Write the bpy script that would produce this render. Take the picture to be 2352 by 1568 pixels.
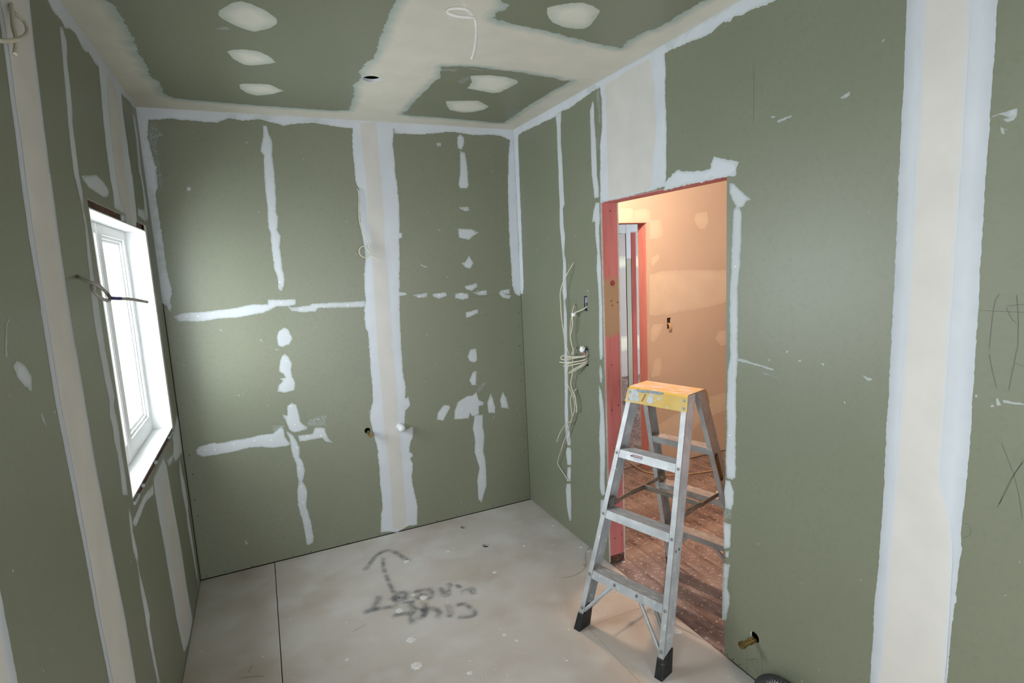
import bpy, bmesh, math, random
import numpy as np
from mathutils import Vector, Matrix, geometry
random.seed(7); RNG = np.random.default_rng(7)
SC = bpy.context.scene
COL = SC.collection
for o in list(bpy.data.objects): bpy.data.objects.remove(o)

# ------------------------------------------------------------------ camera, world, lights, exposure
H = 2.7; XR = 1.7229; XL = -0.4825; YB = 3.5901; YR = -0.85        # room box: right, left, back, rear wall planes
HX = XR + 0.117                                              # hall side of the right wall
YE = 3.637; YF = 6.85; YP = 5.45                             # hall end wall, far room back wall, wall end in the far room
cam = bpy.data.cameras.new('camera'); co = bpy.data.objects.new('camera', cam); COL.objects.link(co)
cam.sensor_fit = 'HORIZONTAL'; cam.sensor_width = 36.0; cam.lens = 19.3460; cam.clip_start = 0.02
co.matrix_world = Matrix([[0.906338, 0.101913, -0.41008, 0.0], [-0.41978, 0.106126, -0.9014, 0.0], [-0.048344, 0.989116, 0.138967, 1.779213], [0.0, 0.0, 0.0, 1.0]])
SC.camera = co
SC.view_settings.view_transform = 'Standard'; SC.view_settings.look = 'None'
SC.view_settings.gamma = 1.0; SC.view_settings.use_curve_mapping = False
SC.view_settings.exposure = -0.34
W = bpy.data.worlds.new('sky'); SC.world = W; W.use_nodes = True
W.node_tree.nodes['Background'].inputs[0].default_value = (0.93, 0.97, 1.0, 1); W.node_tree.nodes['Background'].inputs[1].default_value = 8.0

def area(name, loc, size, target, power, col):
    l = bpy.data.lights.new(name, 'AREA'); l.shape = 'RECTANGLE'; l.size, l.size_y = size; l.energy = power; l.color = col
    o = bpy.data.objects.new(name, l); COL.objects.link(o); o.location = loc
    o.rotation_euler = (Vector(target) - Vector(loc)).to_track_quat('-Z', 'Y').to_euler(); return o
# overcast daylight at the two side windows and far room, plus two added fills
area('daylight_side_window', (XL - 0.55, 2.82, 1.62), (1.5, 1.5), (XL, 2.82, 1.5), 155, (0.89, 0.935, 1.0))
area('daylight_near_window', (XL - 0.55, 0.25, 1.62), (1.5, 1.5), (XL, 0.25, 1.5), 100, (0.89, 0.935, 1.0))
area('fill_rear_doorway', (1.0, YR - 0.7, 1.25), (1.2, 2.0), (0.75, YR, 1.2), 38, (0.90, 0.94, 1.0))  # unseen rear doorway and this lamp are added as fill for the left wall
area('daylight_far_room', (6.9, 5.3, 1.6), (1.6, 1.6), (4.0, 5.6, 1.3), 34, (0.95, 0.97, 1.0))
area('fill_back_room', (5.2, 6.2, 2.6), (1.2, 0.8), (5.0, 6.3, 0.0), 4, (0.97, 0.97, 1.0))  # fill lamp added under the ceiling to brighten the far wall
# bare warm bulb of the hall
b = bpy.data.lights.new('hall_bulb', 'POINT'); b.energy = 165; b.color = (1.0, 0.69, 0.50); b.shadow_soft_size = 0.03
bo = bpy.data.objects.new('hall_bulb', b); COL.objects.link(bo); bo.location = (1.985, 2.62, 2.6)

# ------------------------------------------------------------------ materials
def M(name, c1, c2=None, scale=6, detail=4, rough=0.85, bump=0.0, bscale=200, metal=0.0, stretch=(1,1,1), lo=0.35, hi=0.65, c3=None, s3=40, t3=(0.62,0.68), spec=0.3):
    m = bpy.data.materials.new(name); m.use_nodes = True; nt = m.node_tree; N = nt.nodes; L = nt.links
    B = N['Principled BSDF']; B.inputs['Roughness'].default_value = rough; B.inputs['Metallic'].default_value = metal
    B.inputs['Specular IOR Level'].default_value = spec
    B.inputs['Base Color'].default_value = (*c1, 1)
    tc = N.new('ShaderNodeTexCoord'); mp = N.new('ShaderNodeMapping'); mp.inputs['Scale'].default_value = stretch
    L.new(tc.outputs['Object'], mp.inputs[0])
    def noise(s, d):
        n = N.new('ShaderNodeTexNoise'); n.inputs['Scale'].default_value = s; n.inputs['Detail'].default_value = d
        L.new(mp.outputs[0], n.inputs[0]); return n.outputs['Fac']
    def rng(f, a, b):
        r = N.new('ShaderNodeMapRange'); r.inputs[1].default_value = a; r.inputs[2].default_value = b
        L.new(f, r.inputs[0]); return r.outputs[0]
    def mix(f, a, b):
        x = N.new('ShaderNodeMix'); x.data_type = 'RGBA'
        L.new(f, x.inputs[0])
        for s, v in ((6, a), (7, b)):
            if isinstance(v, tuple): x.inputs[s].default_value = (*v, 1)
            else: L.new(v, x.inputs[s])
        return x.outputs[2]
    out = None
    if c2: out = mix(rng(noise(scale, detail), lo, hi), c1, c2)
    if c3: out = mix(rng(noise(s3, 3), *t3), out if out is not None else c1, c3)
    if out is not None: L.new(out, B.inputs['Base Color'])
    if bump:
        bp = N.new('ShaderNodeBump'); bp.inputs['Strength'].default_value = bump; bp.inputs['Distance'].default_value = 0.002
        L.new(noise(bscale, 3), bp.inputs['Height']); L.new(bp.outputs[0], B.inputs['Normal'])
    m['h'] = 1
    return m

def compound_mat(name, edge, mid, w0, w1, bscale=60, holes=0.0):
    """filler knifed on a board: thin and greyish towards its feathered edge ('edge' attribute = metres from the rim), full colour inside"""
    m = M(name, mid, tuple(c*0.93 for c in mid), scale=7, rough=0.8, bump=0.12, bscale=bscale)
    nt = m.node_tree; N = nt.nodes; L = nt.links; B = N['Principled BSDF']
    src = B.inputs['Base Color'].links[0].from_socket
    at = N.new('ShaderNodeAttribute'); at.attribute_name = 'edge'
    tc = N.new('ShaderNodeTexCoord'); no = N.new('ShaderNodeTexNoise'); no.inputs['Scale'].default_value = 14; no.inputs['Detail'].default_value = 5
    L.new(tc.outputs['Object'], no.inputs[0])
    ad = N.new('ShaderNodeMath'); ad.operation = 'MULTIPLY_ADD'; L.new(no.outputs['Fac'], ad.inputs[0]); ad.inputs[1].default_value = (w1-w0)*1.2; L.new(at.outputs['Fac'], ad.inputs[2])
    r = N.new('ShaderNodeMapRange'); r.inputs[1].default_value = w0+(w1-w0)*0.6; r.inputs[2].default_value = w1+(w1-w0)*0.6; L.new(ad.outputs[0], r.inputs[0])
    x = N.new('ShaderNodeMix'); x.data_type = 'RGBA'; L.new(r.outputs[0], x.inputs[0]); x.inputs[6].default_value = (*edge, 1); L.new(src, x.inputs[7]); L.new(x.outputs[2], B.inputs['Base Color'])
    if holes:
        n2 = N.new('ShaderNodeTexNoise'); n2.inputs['Scale'].default_value = 230; n2.inputs['Detail'].default_value = 2; L.new(tc.outputs['Object'], n2.inputs[0])
        r2 = N.new('ShaderNodeMapRange'); r2.inputs[1].default_value = holes-0.12; r2.inputs[2].default_value = holes+0.14; r2.inputs[4].default_value = 0.7; L.new(n2.outputs['Fac'], r2.inputs[0]); L.new(r2.outputs[0], B.inputs['Alpha'])
    return m

GREEN = M('green_board_paper', (0.170,0.178,0.122), (0.184,0.191,0.134), scale=1.6, detail=6, rough=0.42, bump=0.08, bscale=350, c3=(0.155,0.168,0.112), s3=60, t3=(0.5,0.8), spec=0.55)
GYPSUM = M('gypsum_core', (0.62,0.60,0.57), (0.5,0.47,0.44), scale=40)
CREAMB = M('plain_board_paper', (0.56,0.50,0.43), (0.6,0.53,0.46), scale=2, bump=0.1, bscale=300)
GREYB = M('grey_board_paper', (0.34,0.32,0.31), (0.37,0.35,0.34), scale=2, bump=0.1, bscale=300)
SET = compound_mat('setting_compound', (0.42,0.455,0.455), (0.535,0.56,0.59), 0.0, 0.012)
PATCH = compound_mat('screw_filler', (0.34,0.37,0.355), (0.49,0.512,0.525), 0.0, 0.010)
TAPE = compound_mat('tape_coat', (0.54,0.545,0.55), (0.53,0.51,0.475), 0.0, 0.006)
TOP = compound_mat('topping_compound', (0.43,0.455,0.48), (0.53,0.55,0.575), 0.0, 0.03)
TOPC = compound_mat('topping_cream', (0.53,0.54,0.55), (0.585,0.555,0.51), 0.0, 0.015)
CEILC = compound_mat('ceiling_compound', (0.32,0.37,0.33), (0.56,0.53,0.45), 0.004, 0.05)
CPATCH = compound_mat('ceiling_filler', (0.40,0.43,0.37), (0.61,0.59,0.51), 0.0, 0.05)
SMEAR = compound_mat('thin_smear', (0.40,0.43,0.41), (0.44,0.47,0.46), 0.0, 0.01, holes=0.5)
HCOMP = compound_mat('hall_compound', (0.66,0.60,0.52), (0.72,0.67,0.58), 0.0, 0.04)
DARK = M('cavity_timber', (0.035,0.022,0.018), (0.06,0.035,0.028), scale=12)
BROWN = M('old_framing', (0.075,0.035,0.026), (0.14,0.075,0.055), scale=9, stretch=(3,1,3), rough=0.9, c3=(0.34,0.3,0.27), s3=22, t3=(0.64,0.72))
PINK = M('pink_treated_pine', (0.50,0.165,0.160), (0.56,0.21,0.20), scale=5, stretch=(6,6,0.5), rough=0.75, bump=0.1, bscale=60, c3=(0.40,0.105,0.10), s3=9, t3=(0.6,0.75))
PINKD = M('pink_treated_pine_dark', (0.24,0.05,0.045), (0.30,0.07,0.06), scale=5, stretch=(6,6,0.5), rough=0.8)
PINKLIT = M('pink_treated_pine_lit', (0.62,0.25,0.24), (0.66,0.30,0.285), scale=5, stretch=(6,6,0.5), rough=0.75, c3=(0.52,0.17,0.16), s3=9, t3=(0.6,0.75))  # same pine made paler: the hall bulb's stronger light put into the colour
WHITE = M('white_paint', (0.80,0.81,0.81), rough=0.4, spec=0.5)
ALLOY = M('worn_aluminium', (0.36,0.37,0.375), (0.46,0.47,0.475), scale=14, rough=0.55, metal=0.55, bump=0.05, bscale=90, c3=(0.55,0.555,0.55), s3=34, t3=(0.60,0.72))
TREADM = M('dusty_tread', (0.27,0.245,0.23), (0.38,0.35,0.33), scale=18, stretch=(1,4,1), rough=0.7, metal=0.25, c3=(0.62,0.58,0.54), s3=30, t3=(0.6,0.7))
STEEL = M('dull_steel', (0.16,0.165,0.16), (0.24,0.245,0.235), scale=20, rough=0.45, metal=0.5)
SPREAD = M('dull_bronze_bar', (0.22,0.195,0.155), (0.27,0.24,0.20), scale=20, rough=0.5, metal=0.7)
YEL = M('yellow_paint', (0.52,0.33,0.06), (0.56,0.40,0.13), scale=9, rough=0.5, c3=(0.52,0.50,0.42), s3=16, t3=(0.62,0.68))
YELTOP = M('dusty_yellow_top', (0.46,0.31,0.13), (0.45,0.37,0.30), scale=7, stretch=(1,2,1), rough=0.65, c3=(0.5,0.45,0.41), s3=14, t3=(0.56,0.66), lo=0.4, hi=0.6)
RUBBER = M('black_rubber', (0.012,0.012,0.013), (0.02,0.02,0.02), scale=30, rough=0.45, c3=(0.3,0.3,0.3), s3=70, t3=(0.70,0.74))
CABLE = M('cream_cable', (0.52,0.48,0.38), (0.57,0.53,0.43), scale=30, rough=0.5)
GCABLE = M('grey_cable', (0.30,0.27,0.24), (0.35,0.32,0.29), scale=30, rough=0.5)
WCABLE = M('white_cable', (0.62,0.59,0.56), (0.66,0.63,0.60), scale=30, rough=0.45)
OCABLE = M('tan_cable', (0.50,0.36,0.2), (0.56,0.42,0.26), scale=30, rough=0.5)
BRASS = M('brass', (0.45,0.31,0.12), (0.36,0.24,0.10), scale=30, rough=0.22, metal=1.0)
PVC = M('white_pvc', (0.60,0.615,0.62), rough=0.4)
BOXM = M('flush_box_plastic', (0.10,0.105,0.16), (0.16,0.165,0.2), scale=60, rough=0.5)
COPPER = M('copper_wire', (0.45,0.16,0.08), rough=0.35, metal=0.8)
BLACKT = M('black_ribbed_plastic', (0.03,0.031,0.032), (0.05,0.05,0.05), rough=0.28, spec=0.7)
PENCIL = M('pencil', (0.115,0.122,0.095), rough=0.7)
CHIP = M('dry_plaster', (0.50,0.48,0.45), (0.60,0.58,0.55), scale=60, bump=0.4, bscale=150)
REDPEN = M('dark_red_print', (0.10,0.02,0.03), (0.16,0.04,0.05), scale=60, rough=0.5)
GOLD = M('gold_print', (0.50,0.33,0.10), rough=0.4)
WPRINT = M('white_print', (0.75,0.72,0.72), rough=0.5)
GPRINT = M('grey_print', (0.25,0.26,0.28), rough=0.5)
BLUEP = M('blue_mark', (0.05,0.045,0.13), rough=0.5)
FLOORM = M('dusty_sheet_floor', (0.40,0.355,0.305), (0.46,0.43,0.39), scale=1.7, detail=7, rough=0.75, bump=0.1, bscale=120, c3=(0.36,0.30,0.25), s3=2.6, t3=(0.52,0.78))
def extra_speckle(m, col, scale, a, b):
    nt = m.node_tree; N = nt.nodes; L = nt.links; B = N['Principled BSDF']; src = B.inputs['Base Color'].links[0].from_socket
    tc = N.new('ShaderNodeTexCoord'); v = N.new('ShaderNodeTexNoise'); v.inputs['Scale'].default_value = scale; v.inputs['Detail'].default_value = 2; L.new(tc.outputs['Object'], v.inputs[0])
    r = N.new('ShaderNodeMapRange'); r.inputs[1].default_value = a; r.inputs[2].default_value = b; L.new(v.outputs['Fac'], r.inputs[0])
    x = N.new('ShaderNodeMix'); x.data_type = 'RGBA'; L.new(r.outputs[0], x.inputs[0]); L.new(src, x.inputs[6]); x.inputs[7].default_value = (*col, 1); L.new(x.outputs[2], B.inputs['Base Color'])
extra_speckle(FLOORM, (0.50,0.485,0.455), 4.0, 0.5, 0.8)
extra_speckle(FLOORM, (0.12,0.10,0.09), 95, 0.735, 0.76)
extra_speckle(FLOORM, (0.66,0.65,0.63), 55, 0.735, 0.76)
BOARDS = M('dirty_floorboard', (0.15,0.105,0.095), (0.235,0.185,0.175), scale=4, detail=8, stretch=(3,1,1), rough=0.75, bump=0.15, bscale=90, c3=(0.085,0.06,0.055), s3=5, t3=(0.5,0.75))
extra_speckle(BOARDS, (0.34,0.28,0.255), 3.0, 0.52, 0.72)
extra_speckle(BOARDS, (0.42,0.36,0.33), 45, 0.60, 0.68)
GLASS = bpy.data.materials.new('window_glass'); GLASS.use_nodes = True
_n = GLASS.node_tree; _n.nodes.clear(); _o = _n.nodes.new('ShaderNodeOutputMaterial'); _m = _n.nodes.new('ShaderNodeMixShader'); _t = _n.nodes.new('ShaderNodeBsdfTransparent'); _g = _n.nodes.new('ShaderNodeBsdfGlossy')
_t.inputs[0].default_value = (0.95,0.97,0.97,1); _g.inputs['Roughness'].default_value = 0.02; _m.inputs[0].default_value = 0.05
_n.links.new(_t.outputs[0], _m.inputs[1]); _n.links.new(_g.outputs[0], _m.inputs[2]); _n.links.new(_m.outputs[0], _o.inputs[0])
SPRAY = M('grey_spray_paint', (0.13,0.14,0.155), rough=0.7)
_n = SPRAY.node_tree; _N = _n.nodes; _L = _n.links
_at = _N.new('ShaderNodeAttribute'); _at.attribute_name = 'edge'; _tc = _N.new('ShaderNodeTexCoord'); _no = _N.new('ShaderNodeTexNoise'); _no.inputs['Scale'].default_value = 420; _no.inputs['Detail'].default_value = 2
_L.new(_tc.outputs['Object'], _no.inputs[0]); _n2 = _N.new('ShaderNodeTexNoise'); _n2.inputs['Scale'].default_value = 18; _L.new(_tc.outputs['Object'], _n2.inputs[0])
_a = _N.new('ShaderNodeMath'); _a.operation = 'MULTIPLY'; _L.new(_at.outputs['Fac'], _a.inputs[0]); _r = _N.new('ShaderNodeMapRange'); _r.inputs[1].default_value = 0.25; _r.inputs[2].default_value = 0.75; _L.new(_no.outputs['Fac'], _r.inputs[0])
_r2 = _N.new('ShaderNodeMapRange'); _r2.inputs[1].default_value = 0.3; _r2.inputs[2].default_value = 0.62; _L.new(_n2.outputs['Fac'], _r2.inputs[0])
_b = _N.new('ShaderNodeMath'); _b.operation = 'MULTIPLY'; _L.new(_r.outputs[0], _b.inputs[0]); _L.new(_r2.outputs[0], _b.inputs[1])
_c = _N.new('ShaderNodeMath'); _c.operation = 'MULTIPLY_ADD'; _L.new(_b.outputs[0], _c.inputs[0]); _c.inputs[1].default_value = 1.25; _c.inputs[2].default_value = 0.12
_L.new(_c.outputs[0], _a.inputs[1]); _cl = _N.new('ShaderNodeClamp'); _L.new(_a.outputs[0], _cl.inputs[0]); _L.new(_cl.outputs[0], _N['Principled BSDF'].inputs['Alpha'])

# ------------------------------------------------------------------ helpers
def link(name, me, mat=None, parent=None):
    o = bpy.data.objects.new(name, me); COL.objects.link(o)
    if mat is not None and me is not None:
        for m in (mat if isinstance(mat, (list, tuple)) else [mat]): me.materials.append(m)
    if parent: o.parent = parent
    return o
def obj(name, bm, mat, parent=None, smooth=False):
    me = bpy.data.meshes.new(name); bm.normal_update(); bm.to_mesh(me); bm.free()
    if smooth:
        for p in me.polygons: p.use_smooth = True
    return link(name, me, mat, parent)
def tag(o, label, cat, group=None, kind=None):
    o['label'] = label; o['category'] = cat
    if group: o['group'] = group
    if kind: o['kind'] = kind
    return o
def struct(o, label, cat):
    return tag(o, label, cat, kind='structure')
def empty(name, loc=(0,0,0), rz=0):
    o = bpy.data.objects.new(name, None); COL.objects.link(o); o.location = loc; o.rotation_euler = (0,0,rz); o.empty_display_size = 0.1; return o
def box(bm, x0, x1, y0, y1, z0, z1, bev=0):
    r = bmesh.ops.create_cube(bm, size=1); vs = r['verts']
    for v in vs: v.co = Vector((x0+(v.co.x+.5)*(x1-x0), y0+(v.co.y+.5)*(y1-y0), z0+(v.co.z+.5)*(z1-z0)))
    if bev:
        es = list({e for v in vs for e in v.link_edges}); bmesh.ops.bevel(bm, geom=es, offset=bev, segments=2, affect='EDGES', profile=0.5)
    return bm
def boxo(name, mat, parent, *a, bev=0):
    return obj(name, box(bmesh.new(), *a, bev=bev), mat, parent)
def tube(bm, pts, r, seg=8, flat=1.0, smooth_iter=3, cap=True):
    """round (or flattened) cable along points, corner-cut into a smooth curve"""
    P = [Vector(p) for p in pts]
    for _ in range(smooth_iter):
        Q = [P[0]]
        for a, b in zip(P, P[1:]): Q += [a.lerp(b, .25), a.lerp(b, .75)]
        P = Q + [P[-1]]
    rings = []; up = None
    for i, p in enumerate(P):
        t = (P[min(i+1, len(P)-1)] - P[max(i-1, 0)])
        if t.length < 1e-9: t = Vector((0,0,1))
        t.normalize()
        if up is None: up = t.orthogonal().normalized()
        up = (up - t*up.dot(t)).normalized(); s = t.cross(up)
        rings.append([bm.verts.new(p + up*r*math.cos(2*math.pi*k/seg) + s*r*flat*math.sin(2*math.pi*k/seg)) for k in range(seg)])
    for a, b in zip(rings, rings[1:]):
        for k in range(seg): bm.faces.new((a[k], a[(k+1)%seg], b[(k+1)%seg], b[k]))
    if cap: bm.faces.new(rings[0][::-1]); bm.faces.new(rings[-1])
    return bm
def cyl(bm, a, b, r, seg=16, r2=None):
    a, b = Vector(a), Vector(b); d = (b-a); t = d.normalized(); u = t.orthogonal().normalized(); s = t.cross(u); r2 = r if r2 is None else r2
    A = [bm.verts.new(a + (u*math.cos(2*math.pi*k/seg)+s*math.sin(2*math.pi*k/seg))*r) for k in range(seg)]
    B = [bm.verts.new(b + (u*math.cos(2*math.pi*k/seg)+s*math.sin(2*math.pi*k/seg))*r2) for k in range(seg)]
    for k in range(seg): bm.faces.new((A[k], A[(k+1)%seg], B[(k+1)%seg], B[k]))
    bm.faces.new(A[::-1]); bm.faces.new(B); return bm
# surface frames: (u, v, h) -> xyz, h out of the surface into the room
FR = {'back': (lambda u,v,h: (u, YB-h, v), False), 'right': (lambda u,v,h: (XR-h, u, v), True), 'left': (lambda u,v,h: (XL+h, u, v), False),
      'ceiling': (lambda u,v,h: (u, v, H-h), True), 'floor': (lambda u,v,h: (u, v, h), False), 'end': (lambda u,v,h: (u, YE-h, v), False), 'far': (lambda u,v,h: (u, YF-h, v), False), 'rear': (lambda u,v,h: (u, YR+h, v), True)}
def rough(poly, step, amp, seed):
    """subdivide an outline and ruffle it like a knifed or broken edge"""
    rg = np.random.default_rng(seed); P = np.array(poly, float); out = []
    n = len(P); area2 = sum(P[i][0]*P[(i+1)%n][1]-P[(i+1)%n][0]*P[i][1] for i in range(n))
    off = 0.0
    for i in range(n):
        a, b = P[i], P[(i+1)%n]; L = np.linalg.norm(b-a)
        if L < 1e-6: continue
        k = max(1, int(L/step)); nrm = np.array([b[1]-a[1], a[0]-b[0]])/L
        for j in range(k):
            off = 0.6*off + 0.4*rg.normal()*1.6
            o = 0 if amp == 0 else amp*(0.6*off + 0.5*rg.normal())
            out.append(a + (b-a)*j/k + nrm*np.clip(o, -1.6*amp, 1.6*amp))
    return np.array(out)
def inside(pts, poly):
    x, y = pts[:,0][:,None], pts[:,1][:,None]; a = poly; b = np.roll(poly, -1, 0)
    c = (a[:,1] > y) != (b[:,1] > y)
    with np.errstate(divide='ignore', invalid='ignore'):
        xi = (b[:,0]-a[:,0])*(y-a[:,1])/(b[:,1]-a[:,1]) + a[:,0]
    return (np.sum(c & (x < xi), 1) % 2) == 1
def cdt(polys, pts_in, mode):
    verts = []; edges = []
    for p in polys:
        n0 = len(verts); verts += [Vector((float(x), float(y))) for x, y in p]; edges += [(n0+i, n0+(i+1) % len(p)) for i in range(len(p))]
    verts += [Vector((float(x), float(y))) for x, y in pts_in]
    V, E, F, *_ = geometry.delaunay_2d_cdt(verts, edges, [], 0, 1e-5)
    V = np.array([(v.x, v.y) for v in V]); F = np.array([f for f in F if len(f) == 3])
    cen = V[F].mean(1); keep = np.zeros(len(F), bool)
    for p in polys:
        m = inside(cen, p); keep = (keep ^ m) if mode == 'evenodd' else (keep | m)
    F = F[keep]
    a = V[F]; cr = (a[:,1,0]-a[:,0,0])*(a[:,2,1]-a[:,0,1])-(a[:,1,1]-a[:,0,1])*(a[:,2,0]-a[:,0,0])
    F[cr < 0] = F[cr < 0][:, ::-1]; F = F[np.abs(cr) > 1e-10]
    return V, F
def film(name, parent, wall, polys, mat, h=0.0012, base=0.0004, grid=0.03, amp=0.0025, step=0.009, mode='union', fringe=None, seed=1):
    """a thin knifed coat on a surface: real relief, feathered at the rim, with a rim-distance attribute"""
    f, flip = FR[wall]
    R = [rough(np.array(p, float)/1000.0, step, amp, seed*31+i) if (fringe is None or i in fringe) else np.array(p, float)/1000.0 for i, p in enumerate(polys)]
    lo = np.min([r.min(0) for r in R], 0); hi = np.max([r.max(0) for r in R], 0)
    gx, gy = np.meshgrid(np.arange(lo[0]+grid/2, hi[0], grid), np.arange(lo[1]+grid/2, hi[1], grid)); G = np.stack([gx.ravel(), gy.ravel()], 1)
    if len(G): G = G + RNG.normal(0, grid*0.12, G.shape)
    if len(G):
        k = np.zeros(len(G), bool)
        for r in R: m = inside(G, r); k = (k ^ m) if mode == 'evenodd' else (k | m)
        G = G[k]
    V, F = cdt(R, G, mode)
    # rim = edges used once
    cnt = {}
    for t in F:
        for i in range(3):
            e = tuple(sorted((int(t[i]), int(t[(i+1)%3])))); cnt[e] = cnt.get(e, 0)+1
    rim = [e for e, c in cnt.items() if c == 1]
    if fringe is not None:   # only the named outlines feather; others end hard
        fr = [R[i] for i in fringe]; S = np.concatenate(fr)
    else:
        S = np.concatenate([V[[e[0] for e in rim]], (V[[e[0] for e in rim]]+V[[e[1] for e in rim]])/2])
    d = np.zeros(len(V))
    for i in range(0, len(V), 400): d[i:i+400] = np.sqrt(((V[i:i+400, None]-S[None])**2).sum(2).min(1))
    onrim = np.zeros(len(V), bool); onrim[[v for e in rim for v in e]] = True
    if fringe is None: d[onrim] = 0
    hh = base + h*np.clip(d/0.02, 0, 1)
    me = bpy.data.meshes.new(name)
    Fl = F[:, ::-1] if flip else F
    me.from_pydata([f(u, v, q) for (u, v), q in zip(V, hh)], [], Fl.tolist())
    me.attributes.new('edge', 'FLOAT', 'POINT').data.foreach_set('value', d.astype(np.float32))
    for p in me.polygons: p.use_smooth = True
    return link(name, me, mat, parent)
def sheet(name, parent, wall, loops, mats, t=0.010, h0=0.0):
    """a board cut to its outline with its holes: face, back and paper-and-gypsum edges"""
    f, flip = FR[wall]; V, F = cdt([np.array(l, float) for l in loops], [], 'evenodd')
    bm = bmesh.new(); A = [bm.verts.new(f(u, v, h0)) for u, v in V]; B = [bm.verts.new(f(u, v, h0-t)) for u, v in V]
    cnt = {}
    for tr in F:
        ff = [A[i] for i in (tr[::-1] if flip else tr)]; bm.faces.new(ff)
        fb = [B[i] for i in (tr if flip else tr[::-1])]; bm.faces.new(fb)
        for i in range(3):
            e = (int(tr[i]), int(tr[(i+1)%3])); cnt[e] = 1
    for (a, b) in cnt:
        if (b, a) not in cnt:
            q = [A[a], B[a], B[b], A[b]] if not flip else [A[b], B[b], B[a], A[a]]
            fc = bm.faces.new(q); fc.material_index = 1
    bmesh.ops.dissolve_limit(bm, angle_limit=0.01, verts=bm.verts, edges=bm.edges, delimit={'MATERIAL'})
    return obj(name, bm, mats, parent)
def rect(u0, u1, v0, v1): return [(u0,v0),(u1,v0),(u1,v1),(u0,v1)]
def disc(u, v, r, n=20): return [(u+r*math.cos(2*math.pi*k/n), v+r*math.sin(2*math.pi*k/n)) for k in range(n)]
def slabs(name, wall, rects, h0, h1, mat, parent=None):
    f, _ = FR[wall]; bm = bmesh.new()
    for u0, u1, v0, v1 in rects:
        p, q = f(u0, v0, h0), f(u1, v1, h1)
        box(bm, min(p[0],q[0]), max(p[0],q[0]), min(p[1],q[1]), max(p[1],q[1]), min(p[2],q[2]), max(p[2],q[2]))
    return obj(name, bm, mat, parent)
def around(u0, u1, v0, v1, a0, a1, b0, b1):   # rectangles of a wall round one opening a x b
    r = [(u0, a0, v0, v1), (a1, u1, v0, v1), (a0, a1, b1, v1)]
    if b0 > v0: r.append((a0, a1, v0, b0))
    return r
def dots(name, parent, wall, pts, r, h, mat):
    f, _ = FR[wall]; bm = bmesh.new()
    for u, v in pts:
        c = bm.verts.new(f(u/1000, v/1000, h+r*0.35)); ring = [bm.verts.new(f(u/1000+r*math.cos(k*math.pi/4), v/1000+r*math.sin(k*math.pi/4), h)) for k in range(8)]
        for k in range(8): bm.faces.new((c, ring[k], ring[(k+1)%8]))
    bmesh.ops.recalc_face_normals(bm, faces=bm.faces)
    o = obj(name, bm, mat, parent, smooth=True); o['kind'] = 'stuff'; return o
def ribbon(bm, pts2, w, f, h):
    P = [np.array(p, float)/1000 for p in pts2]; L = []
    for i, p in enumerate(P):
        t = P[min(i+1,len(P)-1)]-P[max(i-1,0)]; t /= (np.linalg.norm(t)+1e-9); n = np.array([-t[1], t[0]])*w/2
        L.append((bm.verts.new(f(*(p+n), h)), bm.verts.new(f(*(p-n), h))))
    for a, b in zip(L, L[1:]): bm.faces.new((a[0], b[0], b[1], a[1]))

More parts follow.
